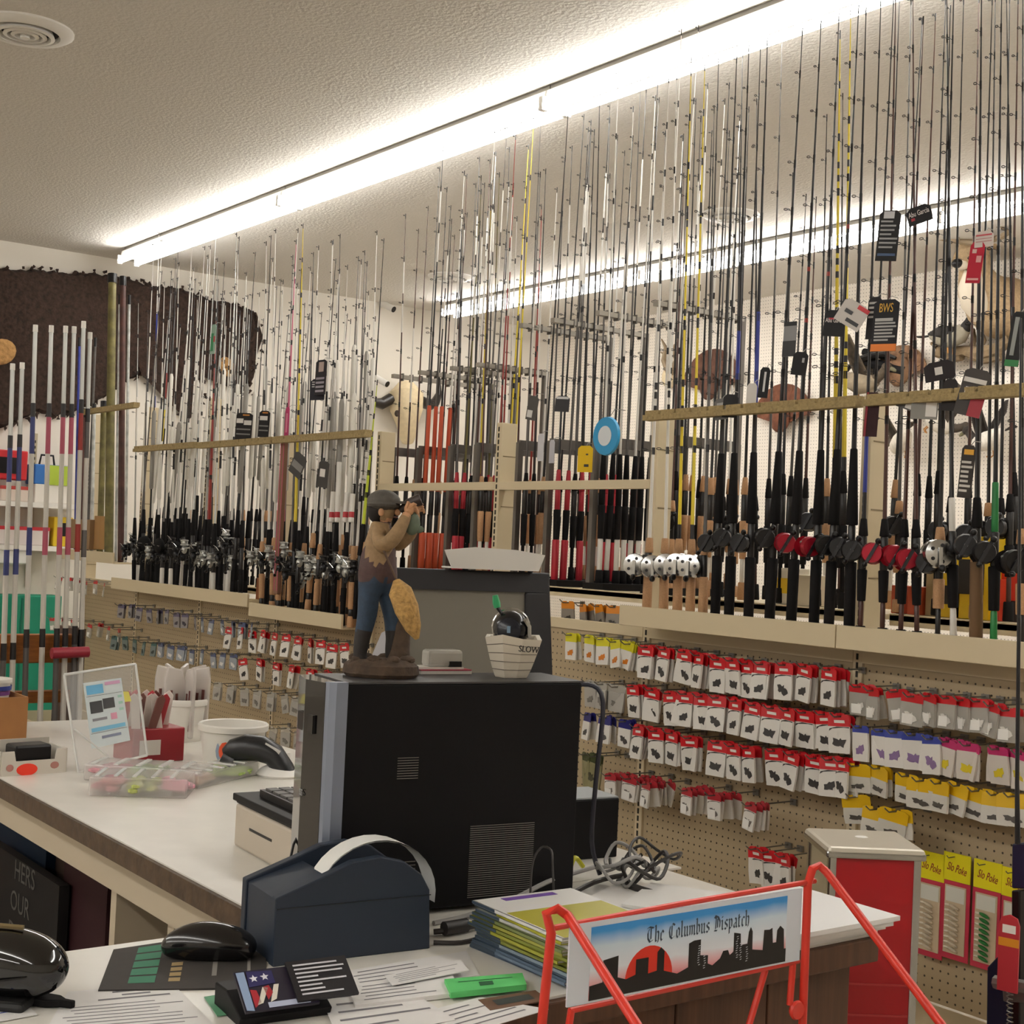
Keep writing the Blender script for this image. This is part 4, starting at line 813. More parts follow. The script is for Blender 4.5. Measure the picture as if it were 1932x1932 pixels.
B().m(mat('silver_trim', H('8f97a8'), .3, .6)).prism([(-.014, 0), (-.016, -.034), (-.006, -.03), (.001, -.02), (.001, 0)], .383, (0, 0, .005), (V((1, 0, 0)), V((0, 1, 0)), V((0, 0, 1)))).obj('silver_strip', PC)
for n, y0, y1, z0, z1, k in (('vent_grille', .094, .132, .228, .262, 9), ('vent_grille', .235, .36, .022, .142, 34), ('vent_grille', .09, .135, .06, .09, 6)):
    b_ = B().m(m_vent)
    for i in range(k): z = z0+(z1-z0)*i/(k-1); b_.bb((0, y0, z), (.0012, y1, z+.0012))
    b_.obj(n, PC)['kind'] = 'stuff'
B().m(m_blk).bb((-.11, -.043, .3), (-.04, -.038, .33)).obj('optical_drive', PC)
for x in (-.12, -.05): B().m(m_blk).bb((x, .03, 0), (x+.03, .06, .008)).bb((x, .38, 0), (x+.03, .41, .008)).obj('foot', PC)
text('badge', 'SS', .016, M('9a9a9a', .4), PC, (-.07, -.0462, .2), (1, 0, 0), (0, 0, 1))
def tower_top(px, py): return at_z(px, py, TZ+.3885)

MO = thing('touch_monitor', 'black framed touch screen monitor standing behind the computer tower', 'monitor', (-2.285, 1.63, TZ), math.radians(-9.8))
R = Matrix.Rotation(math.radians(-7), 3, 'Y')
def mo(b_, n, **k): o = b_.obj(n, MO, **k); o.location = (0, 0, .26); o.rotation_euler = (0, math.radians(-7), 0); return o
mo(B().m(mat('monitor_frame', H('1c1b1f'), .45)).bb((-.05, -.175, .27), (0, .175, .312)).bb((-.05, -.175, -.02), (0, .175, .012)).bb((-.05, -.175, .012), (0, -.145, .27)).bb((-.05, .118, .012), (0, .175, .27)), 'frame', bevel=.004)
mo(B().m(mat('screen_reflection_grey', H('7d796e'), .14, coat=.3)).bb((-.045, -.146, .01), (-.008, .119, .272)), 'screen')  # the room's reflection on the screen is put into this grey
mo(B().m(M('77736e', .6)).bb((-.085, -.15, .0), (-.05, .165, .28)), 'back_cover', bevel=.008)
B().m(m_pcblk).bb((-.16, -.05, .0), (-.0, .05, .02)).bb((-.1, -.03, .02), (-.06, .03, .3)).obj('stand', MO)
ph = thing('paper_tray', 'white paper receipt holder standing on top of the monitor', 'tray', V((-2.3, 1.665, TZ+.572)), math.radians(-9.8))
B().m(M('d8d4cd', .6)).prism([(-.09, 0), (.105, 0), (.118, .034), (.05, .042), (-.04, .044), (-.108, .036)], .004, (0, 0, 0), (V((0, 1, 0)), V((0, 0, 1)), V((1, 0, 0)))).obj('front_sheet', ph)
B().m(M('c4bfb6', .6)).bb((-.05, -.09, 0), (0, .105, .003)).obj('tray_base', ph)

# ---- fisherman figurine
def skin_mesh(name, joints, edges, parent, mfun, sub=2, smooth=True):
    me = bpy.data.meshes.new(name); me.from_pydata([j[0] for j in joints], edges, []); o = bpy.data.objects.new(name, me); COL.objects.link(o)
    s_ = o.modifiers.new('skin', 'SKIN'); s_.use_smooth_shade = True
    for i, j in enumerate(joints):
        r = j[1]; me.skin_vertices[0].data[i].radius = (r, r) if not isinstance(r, tuple) else r
    me.skin_vertices[0].data[0].use_root = True
    q = o.modifiers.new('sub', 'SUBSURF'); q.levels = q.render_levels = sub
    dg = bpy.context.evaluated_depsgraph_get(); dg.update(); nm = bpy.data.meshes.new_from_object(o.evaluated_get(dg))
    o.modifiers.clear(); o.data = nm; bpy.data.meshes.remove(me); nm.name = name
    ms = []
    nm.materials.clear()
    for p in nm.polygons:
        mt = mfun(p.center)
        if mt not in ms: ms.append(mt); nm.materials.append(mt)
        p.material_index = ms.index(mt); p.use_smooth = smooth
    o.parent = parent; return o
fz = math.atan2(RGT.y, RGT.x)
fig = thing('fisherman_figurine', 'resin fisherman figurine in cap, vest and jeans on the computer tower', 'figurine', tower_top(718, 1276) + V((-.0, 0, 0)), fz)
vest, shirt, jean, boot, skin, hatc = (mat('fig_'+n, H(c), .7, bump=.15, scale=120, var=.15) for n, c in (('vest', '4a3330'), ('shirt', '8d7250'), ('jeans', '26384c'), ('boots', '211c1a'), ('skin', 'b98a64'), ('cap', '4c4740')))
stone = mat('fig_stone', H('4a3a2c'), .85, bump=.5, scale=60, var=.3)
def fp(px, py, d=0): return V(((px-718)/1106, d, (1276-py)/1106))     # figure plane: across, deep, up
B().m(stone).lathe([(.06, 0), (.066, .006), (.064, .02), (.05, .03), (.001, .032)], (0, 0, 0), 22).obj('base', fig, smooth=True).scale = (1, .75, 1)
J = [(fp(705, 1092), (.03, .026)), (fp(702, 1050), (.034, .03)), (fp(706, 1010), (.03, .028)), (fp(708, 985), (.014, .014)), (fp(712, 966), (.019, .018)), (fp(714, 948), (.019, .019)),
     (fp(690, 1110, -.012), (.021, .021)), (fp(689, 1160, -.014), (.018, .018)), (fp(681, 1205, -.014), (.0145, .0145)), (fp(678, 1242, -.014), (.013, .013)), (fp(692, 1250, -.018), (.009, .009)),
     (fp(720, 1110, .012), (.02, .02)), (fp(734, 1160, .012), (.017, .017)), (fp(738, 1205, .012), (.014, .014)), (fp(735, 1242, .012), (.013, .013)), (fp(750, 1250, .012), (.009, .009)),
     (fp(700, 1003, -.024), (.017, .017)), (fp(712, 1035, -.04), (.0185, .0185)), (fp(735, 1015, -.04), (.015, .015)), (fp(752, 978, -.026), (.0105, .0105)), (fp(757, 962, -.022), (.008, .008)),
     (fp(712, 1003, .024), (.016, .016)), (fp(738, 1028, .032), (.016, .016)), (fp(762, 1000, .024), (.012, .012)), (fp(768, 972, .012), (.0095, .0095)), (fp(768, 960, .008), (.008, .008))]
E_ = [(0, 1), (1, 2), (2, 3), (3, 4), (4, 5), (0, 6), (6, 7), (7, 8), (8, 9), (9, 10), (0, 11), (11, 12), (12, 13), (13, 14), (14, 15), (2, 16), (16, 17), (17, 18), (18, 19), (19, 20), (2, 21), (21, 22), (22, 23), (23, 24), (24, 25)]
TOR = [(fp(705, 1092), fp(702, 1050)), (fp(702, 1050), fp(706, 1010))]; ARM = [(J[i][0], J[i+1][0]) for i in (16, 17, 18, 19, 21, 22, 23, 24)]
def seg_d(p, segs):
    m_ = 9
    for a, b in segs:
        d = b-a; t = max(0, min(1, (p-a).dot(d)/d.length_squared)); m_ = min(m_, (p-(a+d*t)).length)
    return m_
def figmat(c):
    px, py, d = 718+c.x*1106, 1276-c.z*1106, c.y
    if py > 1190: return boot
    if py > 1094: return jean
    if px > 748 and py < 972: return skin
    if seg_d(c, ARM) < seg_d(c, TOR) - .004 or (px > 740 and py < 1070): return shirt
    if py < 984: return skin
    return vest
skin_mesh('body', J, E_, fig, figmat)
cp = B().m(hatc).ball(fp(708, 945), (.029, .027, .02), 16, 10).lathe([(.027, -.004), (.029, 0), (.027, .004)], fp(708, 951), 18)
cp.prism([(fp(725, 0).x, -.02), (fp(748, 0).x, -.014), (fp(754, 0).x, 0), (fp(748, 0).x, .014), (fp(725, 0).x, .02)], .004, (0, 0, fp(0, 948).z), (V((1, 0, 0)), V((0, 1, 0)), V((0, 0, 1)))); cp.obj('cap', fig, smooth=True)
B().m(mat('fig_hair', H('1d1613'), .9)).ball(fp(696, 965), (.016, .018, .02), 12, 8).obj('hair', fig, smooth=True)
f = B().m(skin).ball(fp(735, 964), (.006, .005, .0065), 8, 6).m(M('1a1512', .4)).ball(fp(729, 958, -.011), (.003, .002, .002), 7, 5).ball(fp(729, 958, .011), (.003, .002, .002), 7, 5).m(M('7a4a3c', .6)).ball(fp(732, 974), (.005, .006, .0016), 8, 5).m(skin).ball(fp(706, 966, -.019), (.005, .003, .007), 8, 6); f.obj('face', fig, smooth=True)
for s, (hx, hy, hd) in enumerate(((759, 952, -.022), (769, 950, .008))):
    h = B().m(skin).ball(fp(hx, hy+6, hd), (.009, .007, .011), 10, 7)
    for k in range(4): h.tube([fp(hx-1+k*2, hy+2+k*2, hd-.005+.003*k), fp(hx+8+k*2, hy-4+k*4, hd-.004+.003*k), fp(hx+13+k, hy-2+k*5, hd-.002+.003*k)], [.0032, .003, .0022], 6)
    h.tube([fp(hx-5, hy+4, hd-.004), fp(hx-2, hy-8, hd-.006)], [.0035, .0025], 6); h.obj('hand', fig, smooth=True)
B().m(mat('duck_call', H('33241c'), .5)).tube([fp(740, 962), fp(755, 948), fp(778, 938)], [.006, .009, .011], 9).obj('game_call', fig, smooth=True)
tanf = mat('fig_pelt', H('b08a50'), .85, bump=.5, scale=150, var=.3)
B().m(tanf).tube([fp(742, 1092, -.03), fp(750, 1112, -.034), fp(764, 1145, -.034), (fp(778, 1180, -.034)), fp(786, 1200, -.032)], [.006, .02, .021, .014, .004], 10).obj('game_bag', fig, smooth=True)
B().m(M('5a4534', .7)).tube([fp(700, 1008, -.034), fp(718, 1040, -.045), fp(742, 1092, -.03)], .002, 5).obj('strap', fig)
B().m(mat('fig_green', H('5f6a58'), .7, var=.2, bump=.2)).ball(fp(765, 985, -.014), (.014, .012, .02), 10, 8).ball(fp(777, 995, -.014), (.01, .004, .007), 8, 5).obj('mallard', fig, smooth=True)
B().m(stone).tube([fp(748, 1268, .01), fp(750, 1225, .012), fp(752, 1180, .012), fp(758, 1160, .012)], [.026, .018, .016, .012], 10).obj('tree_stump', fig, smooth=True)
st = B().m(stone)
for i in range(9): a = i*.75; st.ball((.045*math.cos(a), .03*math.sin(a), .03), (.013, .01, .008), 8, 5)
st.obj('ground_stones', fig, smooth=True)['kind'] = 'stuff'
wp = thing('white_backdrop', 'white shape standing in for the white background between the figurine legs', 'card', tower_top(712, 1266), fz)  # stand-in for the white background showing between the legs, no real card
B().m(M('d4d2d6', .5)).prism([(-.012, 0), (.016, 0), (.016, .075), (.004, .068), (-.014, .02)], .002, (0, .0, 0)).obj('backdrop_panel', wp)
# ---- booklets with a clear stapler box, boat bowl with a black reel
p = tower_top(838, 1272); bk = thing('paper_booklet', 'thin white and red booklet lying on the tower beside the figurine', 'booklet', p, math.radians(-8))
B().m(M('ddd8cf', .6)).bb((-.04, -.045, 0), (.0, .055, .006)).m(M('b8344a', .5)).bb((-.038, -.046, .0062), (.001, .054, .008)).m(M('e4e0d8', .6)).bb((-.045, -.055, .0082), (-.003, .04, .012)).obj('pages', bk)
p = tower_top(850, 1262); p.z += .0122; sb = thing('clear_case', 'small clear and white plastic case lying on the booklet', 'case', V(bk.location)+V((-.026, .004, .0121)), math.radians(-8))
B().m(mat('milky_plastic', H('d6d2c8'), .2, alpha=.65)).bb((-.012, -.03, 0), (.02, .04, .03)).obj('case_body', sb, bevel=.006); B().m(m_blk).bb((.0, .012, .0), (.022, .036, .01)).obj('clasp', sb)
m_boat = mat('boat_ceramic', H('d2c9b8'), .5, bump=.08, scale=60)
bt = thing('boat_bowl', 'white boat shaped bowl with plank lines on the tower, lettered on its side', 'bowl', tower_top(962, 1277), math.atan2(RGT.y, RGT.x))
def boat_ring(t):
    k = .55+.45*t**.8; z = .068*t; lift = .012*t*t
    return [V((x*k, y*k, z+l*lift)) for x, y, l in ((-.016, -.05, .8), (.0205, -.036, .2), (.054, -.005, .0), (.05, .045, .5), (.0, .06, .3), (-.045, .045, .3), (-.047, -.01, .1))]
b_ = B().m(m_boat); rings = [[b_.v(q) for q in boat_ring(t)] for t in (0, .05, .2, .23, .4, .43, .6, .63, .8, .83, 1)]
for A, Bv in zip(rings, rings[1:]):
    for i in range(7): b_._f([A[i], A[(i+1) % 7], Bv[(i+1) % 7], Bv[i]])
b_._f(rings[0][::-1]); inn = [b_.v(q*.86+V((0, 0, .009))) for q in boat_ring(1)]; low = [b_.v(q*.7+V((0, 0, .02))) for q in boat_ring(.4)]
for P, Q in ((rings[-1], inn), (inn, low)):
    for i in range(7): b_._f([P[i], P[(i+1) % 7], Q[(i+1) % 7], Q[i]])
b_._f(low); b_.obj('hull', bt)
for t in (.21, .41, .61, .81):
    q = [x*1.004 for x in boat_ring(t)]; B().m(M('6f665a', .7)).tube(q+[q[0]], .0008, 4).obj('plank_groove', bt)
text('boat_name', 'SLOW', .0155, M('2b2622', .6), bt, (.031, -.0315, .052), (.8, .55, -.08), (.05, 0, 1), ext=.0006)
rb = thing('fishing_reel', 'black closed-face reel with green tip sitting in the boat bowl', 'reel', tower_top(962, 1277)+V((0, 0, .072)), math.atan2(RGT.y, RGT.x))
B().m(mat('reel_black', H('121216'), .2)).ball((-.002, 0, .014), (.032, .028, .032), 18, 12).obj('reel_body', rb, smooth=True)
B().m(mat('reel_navy', H('141824'), .25)).lathe([(.022, 0), (.021, .006), (.014, .01), (.001, .011)], (-.006, -.024, .012), 18, (0, -1, .1)).obj('nose_cone', rb, smooth=True)
B().m(M('6f8aa0', .3)).box((-.006, -.036, .014), (.006, .002, .012)).obj('emblem', rb)
B().m(m_chrome).tube([(.022, -.02, .032), (.03, -.012, .02), (.031, -.01, .0)], .004, 6).obj('chrome_clip', rb, smooth=True); B().m(m_chrome).lathe([(.033, -.002), (.035, 0), (.033, .002)], (-.002, .004, .016), 20, (0, 1, .0), close=False).obj('rim', rb)
B().m(m_blk).tube([(-.02, 0, .04), (-.028, 0, .05)], .0035, 6).m(M('2f9a62', .4)).tube([(-.028, 0, .05), (-.03, 0, .058), (-.033, 0, .072)], [.006, .007, .005], 8).obj('green_tip', rb, smooth=True)

# ---- receipt printer in front of the tower
m_navy = mat('navy_plastic', H('1f2938'), .5)
PR = thing('label_printer', 'navy blue label printer with a white paper band arching out', 'printer', (-1.822, .962, TZ), math.radians(-6))
prof = [(0, 0), (0, .098), (.02, .105), (.085, .128), (.12, .142), (.165, .146), (.205, .136), (.235, .115), (.25, .09), (.255, 0)]
B().m(m_navy).prism(prof, .018, (-.018, 0, 0), (V((0, 1, 0)), V((0, 0, 1)), V((1, 0, 0)))).obj('side_panel', PR, bevel=.002)
B().m(m_navy).prism(prof, .018, (-.14, 0, 0), (V((0, 1, 0)), V((0, 0, 1)), V((1, 0, 0)))).obj('side_panel', PR, bevel=.002)
B().m(m_navy).bb((-.122, .003, 0), (-.018, .25, .07)).prism([(.003, .07), (.003, .095), (.09, .12), (.09, .07)], .104, (-.122, 0, 0), (V((0, 1, 0)), V((0, 0, 1)), V((1, 0, 0)))).obj('body', PR)
B().m(M('15191f', .4)).bb((-.0002, .002, .082), (.0008, .252, .0832)).obj('seam', PR)
pb = B().m(M('e2e2de', .6)); ring = []
for i in range(15):
    a = math.radians(150-158*i/14); ring.append((.172+.1*math.cos(a), .078+.088*math.sin(a)))
for (y0, z0), (y1, z1) in zip(ring, ring[1:]):
    pb.quad((-.066, y0, z0), (-.022, y0, z0), (-.022, y1, z1), (-.066, y1, z1)); pb.quad((-.066, y0, z0-.002), (-.066, y1, z1-.002), (-.022, y1, z1-.002), (-.022, y0, z0-.002))
pb.obj('paper_band', PR, smooth=True)

# ---- mouse, pad, papers, cards
def desk(px, py, z=TZ): return at_z(px, py, z)
def slab(name, label, cat, quad_px, th, mt, part='sheet', z=TZ, group=None):
    ps = [desk(x, y, z) for x, y in quad_px]; c = sum(ps, V())/4; t = thing(name, label, cat, (c.x, c.y, z), 0, group)
    b_ = B().m(mt); lo = [b_.v(p-V(t.location)) for p in ps]; hi = [b_.v(p-V(t.location)+V((0, 0, th))) for p in ps]
    b_._f(hi); b_._f(lo[::-1])
    for i in range(4): b_._f([lo[i], lo[(i+1) % 4], hi[(i+1) % 4], hi[i]])
    b_.obj(part, t); return t, [p-V(t.location) for p in ps]
def lines(t, ps, rows, mt, h, n='printed_lines', wd=.0022):
    """printed rows given as (v, u0, u1) across the sheet's corners"""
    b_ = B().m(mt); up = V((0, 0, h))
    def q(u, v): return (ps[0]*(1-u)+ps[1]*u)*(1-v) + (ps[3]*(1-u)+ps[2]*u)*v
    for r in rows:
        v, u0, u1 = r[:3]; wv = (r[3] if len(r) > 3 else .018)
        b_.quad(q(u0, v)+up, q(u1, v)+up, q(u1, v+wv)+up, q(u0, v+wv)+up)
    o = b_.obj(n, t); o['kind'] = 'stuff'; return o
m_pad = mat('mousepad', H('3b3734'), .8, var=.05)
t, ps = slab('mouse_pad', 'dark grey mouse pad with green and tan print under the mouse', 'mouse pad', [(214, 1795), (500, 1752), (503, 1866), (185, 1872)], .003, m_pad, 'pad')
lines(t, ps, [(.06+.17*i, .16, .32, .14) for i in range(5)], M('3f7a60', .8), .0034, 'green_print'); lines(t, ps, [(.5+.1*i, .4, .47, .07) for i in range(4)], M('a08a62', .8), .0034, 'tan_print'); lines(t, ps, [(.55, .66, .69, .25), (.5, .88, .9, .25)], M('8a8680', .8), .0034, 'grey_print')
mz = TZ+.0035; mc = desk(392, 1806, mz)
ms = thing('computer_mouse', 'black computer mouse on the dark mouse pad', 'mouse', mc, math.atan2(RGT.y, RGT.x)+.08)
b_ = B().m(mat('mouse_black', H('131112'), .18, coat=.3))
b_.tube([(-.066, 0, .008), (-.058, 0, .013), (-.03, 0, .021), (.0, 0, .0235), (.035, 0, .02), (.06, 0, .013), (.068, 0, .009)], [.006, .02, .03, .033, .03, .022, .008], 18)
o = b_.obj('mouse_shell', ms, smooth=True, sub=2); o.scale = (1, 1, .95)
for v in o.data.vertices: v.co.z = max(v.co.z, .0005)
B().m(M('b9b6b0', .2)).box((.03, 0, .0405), (.02, .004, .003)).obj('scroll_wheel', ms)
mp = [desk(468, 1790, TZ+.012), desk(497, 1772, TZ+.01), desk(503, 1735, TZ+.05), desk(512, 1680, TZ+.1), desk(530, 1640, TZ+.12), desk(552, 1622, TZ+.13)]
tag(B().m(m_blk).tube([mp[0], mp[1], mp[1]+V((-.04, .03, -.005)), mp[1]+V((-.1, .08, .03)), mp[1]+V((-.16, .13, .1)), mp[1]+V((-.17, .17, .16))], .0022, 6).obj('mouse_cable', smooth=True), 'thin black cable rising from the mouse past the printer', 'cable')
# handset at the left edge
hs = thing('telephone_handset', 'shiny black rounded handset at the left end of the front desk', 'handset', desk(40, 1895), math.atan2(RGT.y, RGT.x)-.1)
o = B().m(m_gloss).tube([(-.12, 0, .05), (-.06, 0, .056), (.0, 0, .054), (.04, 0, .046), (.058, 0, .038)], [.035, .045, .045, .036, .012], 18).obj('shell', hs, smooth=True, sub=2)
B().m(M('171616', .6)).bb((-.12, -.04, 0), (.02, .04, .014)).obj('rest', hs, bevel=.006)
B().m(mat('gold_trim', H('8a7a58'), .3, .6)).tube([(-.12, -.02, .094), (-.04, -.01, .102), (.0, -.005, .1)], .0035, 6).obj('trim_line', hs)
cl = thing('usb_plug', 'flat black cable plug with cord among the papers at the left', 'plug', desk(80, 1895), .45)
B().m(m_foam).prism([(-.04, -.016), (.015, -.014), (.03, -.005), (.045, -.004), (.045, .004), (.03, .005), (.015, .014), (-.04, .016)], .01, (0, 0, .001), (V((1, .2, 0)), V((0, 1, 0)), V((0, 0, 1)))).obj('plug_body', cl, bevel=.002)
B().m(m_foam).tube([(-.04, 0, .006), (-.07, -.03, .006), (-.05, -.09, .006), (.02, -.12, .006), (.06, -.13, .005)], .004, 6).obj('cord', cl, smooth=True)
wpaper, ink = M('e6e4e2', .6), M('77757a', .7)
t, ps = slab('invoice_sheet', 'white printed invoice lying in front of the mouse pad', 'paper', [(128, 1872), (322, 1853), (430, 1960), (60, 1990)], .0006, wpaper, z=TZ+.0004)
lines(t, ps, [(.08, .42, .72, .025), (.14, .5, .75, .025), (.2, .3, .9, .025)]+[(.3+.055*i, .05+.1*rnd.random(), .7+.25*rnd.random(), .012) for i in range(11)], ink, .0008)
t, ps = slab('blue_lined_card', 'white card with blue handwriting at the left edge of the desk', 'card', [(-20, 1900), (45, 1890), (70, 1915), (-20, 1932)], .001, wpaper, z=TZ+.0012)
lines(t, ps, [(.2, .2, .8, .06), (.5, .25, .7, .06)], M('4a55a0', .7), .0012)
t, ps = slab('green_white_card', 'white card with green border beside the business card holder', 'card', [(385, 1882), (470, 1868), (500, 1905), (410, 1918)], .001, M('5f9a76', .6), z=TZ+.0012)
lines(t, ps, [(.2, .3, .9, .5)], wpaper, .0012, 'white_field')
sheets = [('white envelope behind the business cards, touching the printer', [(640, 1835), (880, 1795), (905, 1840), (660, 1872)], .0008), ('white slip with small grey print beside the business cards', [(655, 1868), (850, 1840), (870, 1880), (670, 1905)], .006), ('long white printed sheet at the desk front edge', [(745, 1925), (905, 1882), (1035, 1905), (800, 1975)], .0008), ('white sheet under the printed slips in front of the printer', [(600, 1870), (760, 1860), (860, 1925), (640, 1965)], .0006), ('white form with dark logo just in front of the printer', [(725, 1842), (868, 1812), (885, 1832), (740, 1860)], .0012)]
for i, (lb, q, th) in enumerate(sheets):
    t, ps = slab('paper_sheet', lb, 'paper', q, th, wpaper, z=TZ+.0004+.0009*i+(.006 if i == 4 else 0)); lines(t, ps, [(.15+.16*k, .08+.05*rnd.random(), .55+.4*rnd.random(), .035) for k in range(5)], ink, th+.0003)
t, ps = slab('sticky_note_pad', 'bright green note pad in front of the magazine stack', 'note pad', [(838, 1858), (985, 1846), (993, 1868), (850, 1884)], .008, M('5cc46e', .6), 'pad', z=TZ+.0045)
lines(t, ps, [(.3, .15, .85, .04), (.45, .4, .58, .3)], M('1f5a34', .7), .0085)
t, ps = slab('photo_card', 'brown framed photo card beside the green note pad', 'card', [(902, 1888), (1010, 1870), (1035, 1888), (925, 1908)], .0015, M('6b4c38', .6), z=TZ+.002)
lines(t, ps, [(.25, .18, .82, .5)], M('2e3030', .5), .0018, 'fish_picture')
bh = thing('business_card_holder', 'black business card holder at the front of the desk', 'card holder', (-1.632, .875, TZ), math.radians(-6))
B().m(m_pcblk).prism([(.02, 0), (.026, .012), (-.03, .032), (-.075, .03), (-.075, 0)], .125, (0, -.062, 0), (V((1, 0, 0)), V((0, 0, 1)), V((0, 1, 0)))).obj('tray', bh, bevel=.002)
ax = (V((0, 1, 0)), V((-.82, 0, .57)), V((.57, 0, .82)))
def card(y0, w_, col, lb, dz):
    t = thing('business_card', lb, 'card', V((-1.632, .875, TZ)), math.radians(-6), None)
    o = V((.03, y0, .016+dz)); B().m(M(col, .4)).prism([(0, 0), (w_, 0), (w_, .062), (0, .062)], .004, o, ax).obj('card_stack', t)
    return t, o + ax[2]*.0043
t, o = card(-.058, .1, '1f1a2c', 'stars and stripes business card at the left of the black holder', .003)
def poly(t, o, n, mt, pts): B().m(mt).prism(pts, .0004, o, ax).obj(n, t)
poly(t, o, 'pale_edge', M('8fa4c4', .5), [(.002, .002), (.012, .0), (.013, .06), (.002, .06)])
poly(t, o, 'red_stripe', M('a8202c', .5), [(.014, .004), (.024, .012), (.022, .03), (.014, .032)]); poly(t, o, 'red_stripe', M('a8202c', .5), [(.034, .014), (.043, .024), (.04, .036), (.032, .034)])
poly(t, o, 'white_stripe', M('e2dccf', .5), [(.018, .008), (.026, .01), (.038, .032), (.031, .034)]); poly(t, o, 'white_stripe', M('e2dccf', .5), [(.036, .01), (.045, .014), (.054, .036), (.047, .036)])
poly(t, o, 'blue_field', M('26225a', .5), [(.014, .036), (.05, .038), (.05, .058), (.016, .06)])
for cx_, cy_ in ((.023, .048), (.038, .049)): poly(t, o+ax[2]*.0005, 'star', M('e6e6ee', .5), [(cx_+.006*(1 if k % 2 == 0 else .42)*math.sin(k*math.pi/5), cy_+.006*(1 if k % 2 == 0 else .42)*math.cos(k*math.pi/5)) for k in range(10)])
poly(t, o, 'name_strip', M('b4bcd4', .4), [(.032, .002), (.088, .002), (.088, .01), (.032, .01)])
t, o = card(.012, .085, '17141a', 'black business card with white text lines at the right of the holder', .0085)
b_ = B().m(M('cfcfd6', .5))
for k, l_ in enumerate((.062, .07, .066, .03, .068, .032, .034, .058)): b_.prism([(.008, .053-.0065*k), (.008+l_, .053-.0065*k), (.008+l_, .0555-.0065*k), (.008, .0555-.0065*k)], .0004, o, ax)
b_.obj('text_lines', t)['kind'] = 'stuff'

# ---- magazines and paper stack on the right of the desk
for i in range(13):
    col = ('5d6f86', '66788c', '4e6074', '8b9aa4', '8f9440', '9a9c3c', 'a3a23a', '868c3a', '9c9a44', '7d8652', 'c9c9c4', 'a8a432', 'dedcd8')[i]
    a = rnd.uniform(-.08, .08); t = thing('magazine', '%s magazine, %s from the bottom of the stack by the newspaper rack' % ({0: 'slate blue', 1: 'slate blue', 2: 'slate blue', 3: 'grey blue', 10: 'white', 12: 'white'}.get(i, 'olive yellow'), ordn(i)), 'magazine', (-1.655+rnd.uniform(-.008, .008), 1.372+rnd.uniform(-.006, .006), TZ+.0055*i), a, 'magazine stack by the rack')
    B().m(M(col, .35)).bb((-.115, -.095, .0), (.115, .095, .0008)).bb((-.115, -.095, .0044), (.115, .095, .0052)).bb((-.115, -.095, 0), (.115, -.0935, .0052)).obj('cover', t)
    B().m(M('c8c4ba', .7)).bb((-.113, -.0934, .0009), (.113, .094, .0043)).obj('pages', t)
    B().m(M('3c4a58', .4)).bb((-.117, -.0956, .0006), (-.055, -.095, .0046)).obj('spine_print', t)
    if i == 12: B().m(M('a9a23a', .4)).bb((-.03, -.09, .0052), (.115, .09, .0056)).m(M('6c4a9a', .4)).bb((-.105, -.05, .0052), (-.09, .05, .0057)).obj('cover_print', t)
for i in range(3):
    t = thing('catalogue', 'pale magazine with red lettering lying towards the gondola, %s layer' % ordn(i), 'magazine', (-1.86+.05*i, 1.66+.05*i, TZ+.006*i), .35+.1*i, 'pale magazines behind the rack')
    B().m(M(('c9c6c0', 'd8d5d0', 'dcdad6')[i], .4)).bb((-.12, -.09, 0), (.12, .09, .0055)).obj('pages', t)
    b_ = B().m(M('c04a52', .5))
    for k in range(5): b_.lathe([(.012, .0056), (.016, .0056), (.016, .006), (.012, .006)], (.04, -.06+.03*k, 0), 10, close=False)
    b_.obj('red_lettering', t)['kind'] = 'stuff'
for i in range(4):
    t = thing('paper_ream', 'white paper sheaf on the right corner of the desk, %s from the bottom' % ordn(i), 'paper', (-1.645+.01*i, 1.80+.006*i, TZ+.0085*i), rnd.uniform(-.05, .05), 'paper sheaves on the desk corner')
    B().m(M('ecebea', .6)).bb((-.12, -.14, 0), (.12, .14, .0078)).obj('sheets', t)

# ---- newspaper rack with its sign
m_rack2 = mat('red_wire_paint', H('d8392a'), .35)
NR = thing('newspaper_rack', 'red wire newspaper rack with a skyline sign, in front of the desk', 'rack', (-1.42, 1.4, 0)); O = V(NR.location)
def rx(px, py, X=-1.42): return at_x(px, py, X)-O
def down(a, b, z=.01): return a+(b-a)*((z-a.z)/(b.z-a.z))
L0, L1 = rx(1040, 1760), rx(1022, 1932); R0, R1 = rx(1524, 1668), rx(1514, 1932)
lt, rt = rx(1048, 1722, -1.415), rx(1540, 1637, -1.415)
ld, rd = rx(1200, 1932, -1.22), rx(1775, 1932, -1.2)
B().m(m_rack2).tube([down(L0, L1), L0, lt+V((-.004, -.012, 0)), lt+V((.004, .0, .006)), rx(1072, 1728, -1.405), ld, down(rx(1072, 1728, -1.405), ld)], .0065, 9).obj('left_leg', NR, smooth=True)
B().m(m_rack2).tube([down(R0, R1), R0, rt+V((0, -.008, 0)), rt+V((.002, .004, .003)), rx(1560, 1646, -1.405), rd, down(rx(1560, 1646, -1.405), rd)], .0065, 9).obj('right_leg', NR, smooth=True)
B().m(m_rack2).tube([rx(1033, 1753), rx(1280, 1706), rx(1537, 1662)], .0042, 8).obj('top_rail', NR, smooth=True)
B().m(m_rack2).tube([rx(1075, 1907), rx(1300, 1858), rx(1506, 1813)], .0042, 8).obj('bottom_rail', NR, smooth=True)
pa, pb_ = rx(1496, 1818), rx(1490, 1896); B().m(m_rack2).tube([pa, pb_], .005, 8).obj('hanger', NR, smooth=True)
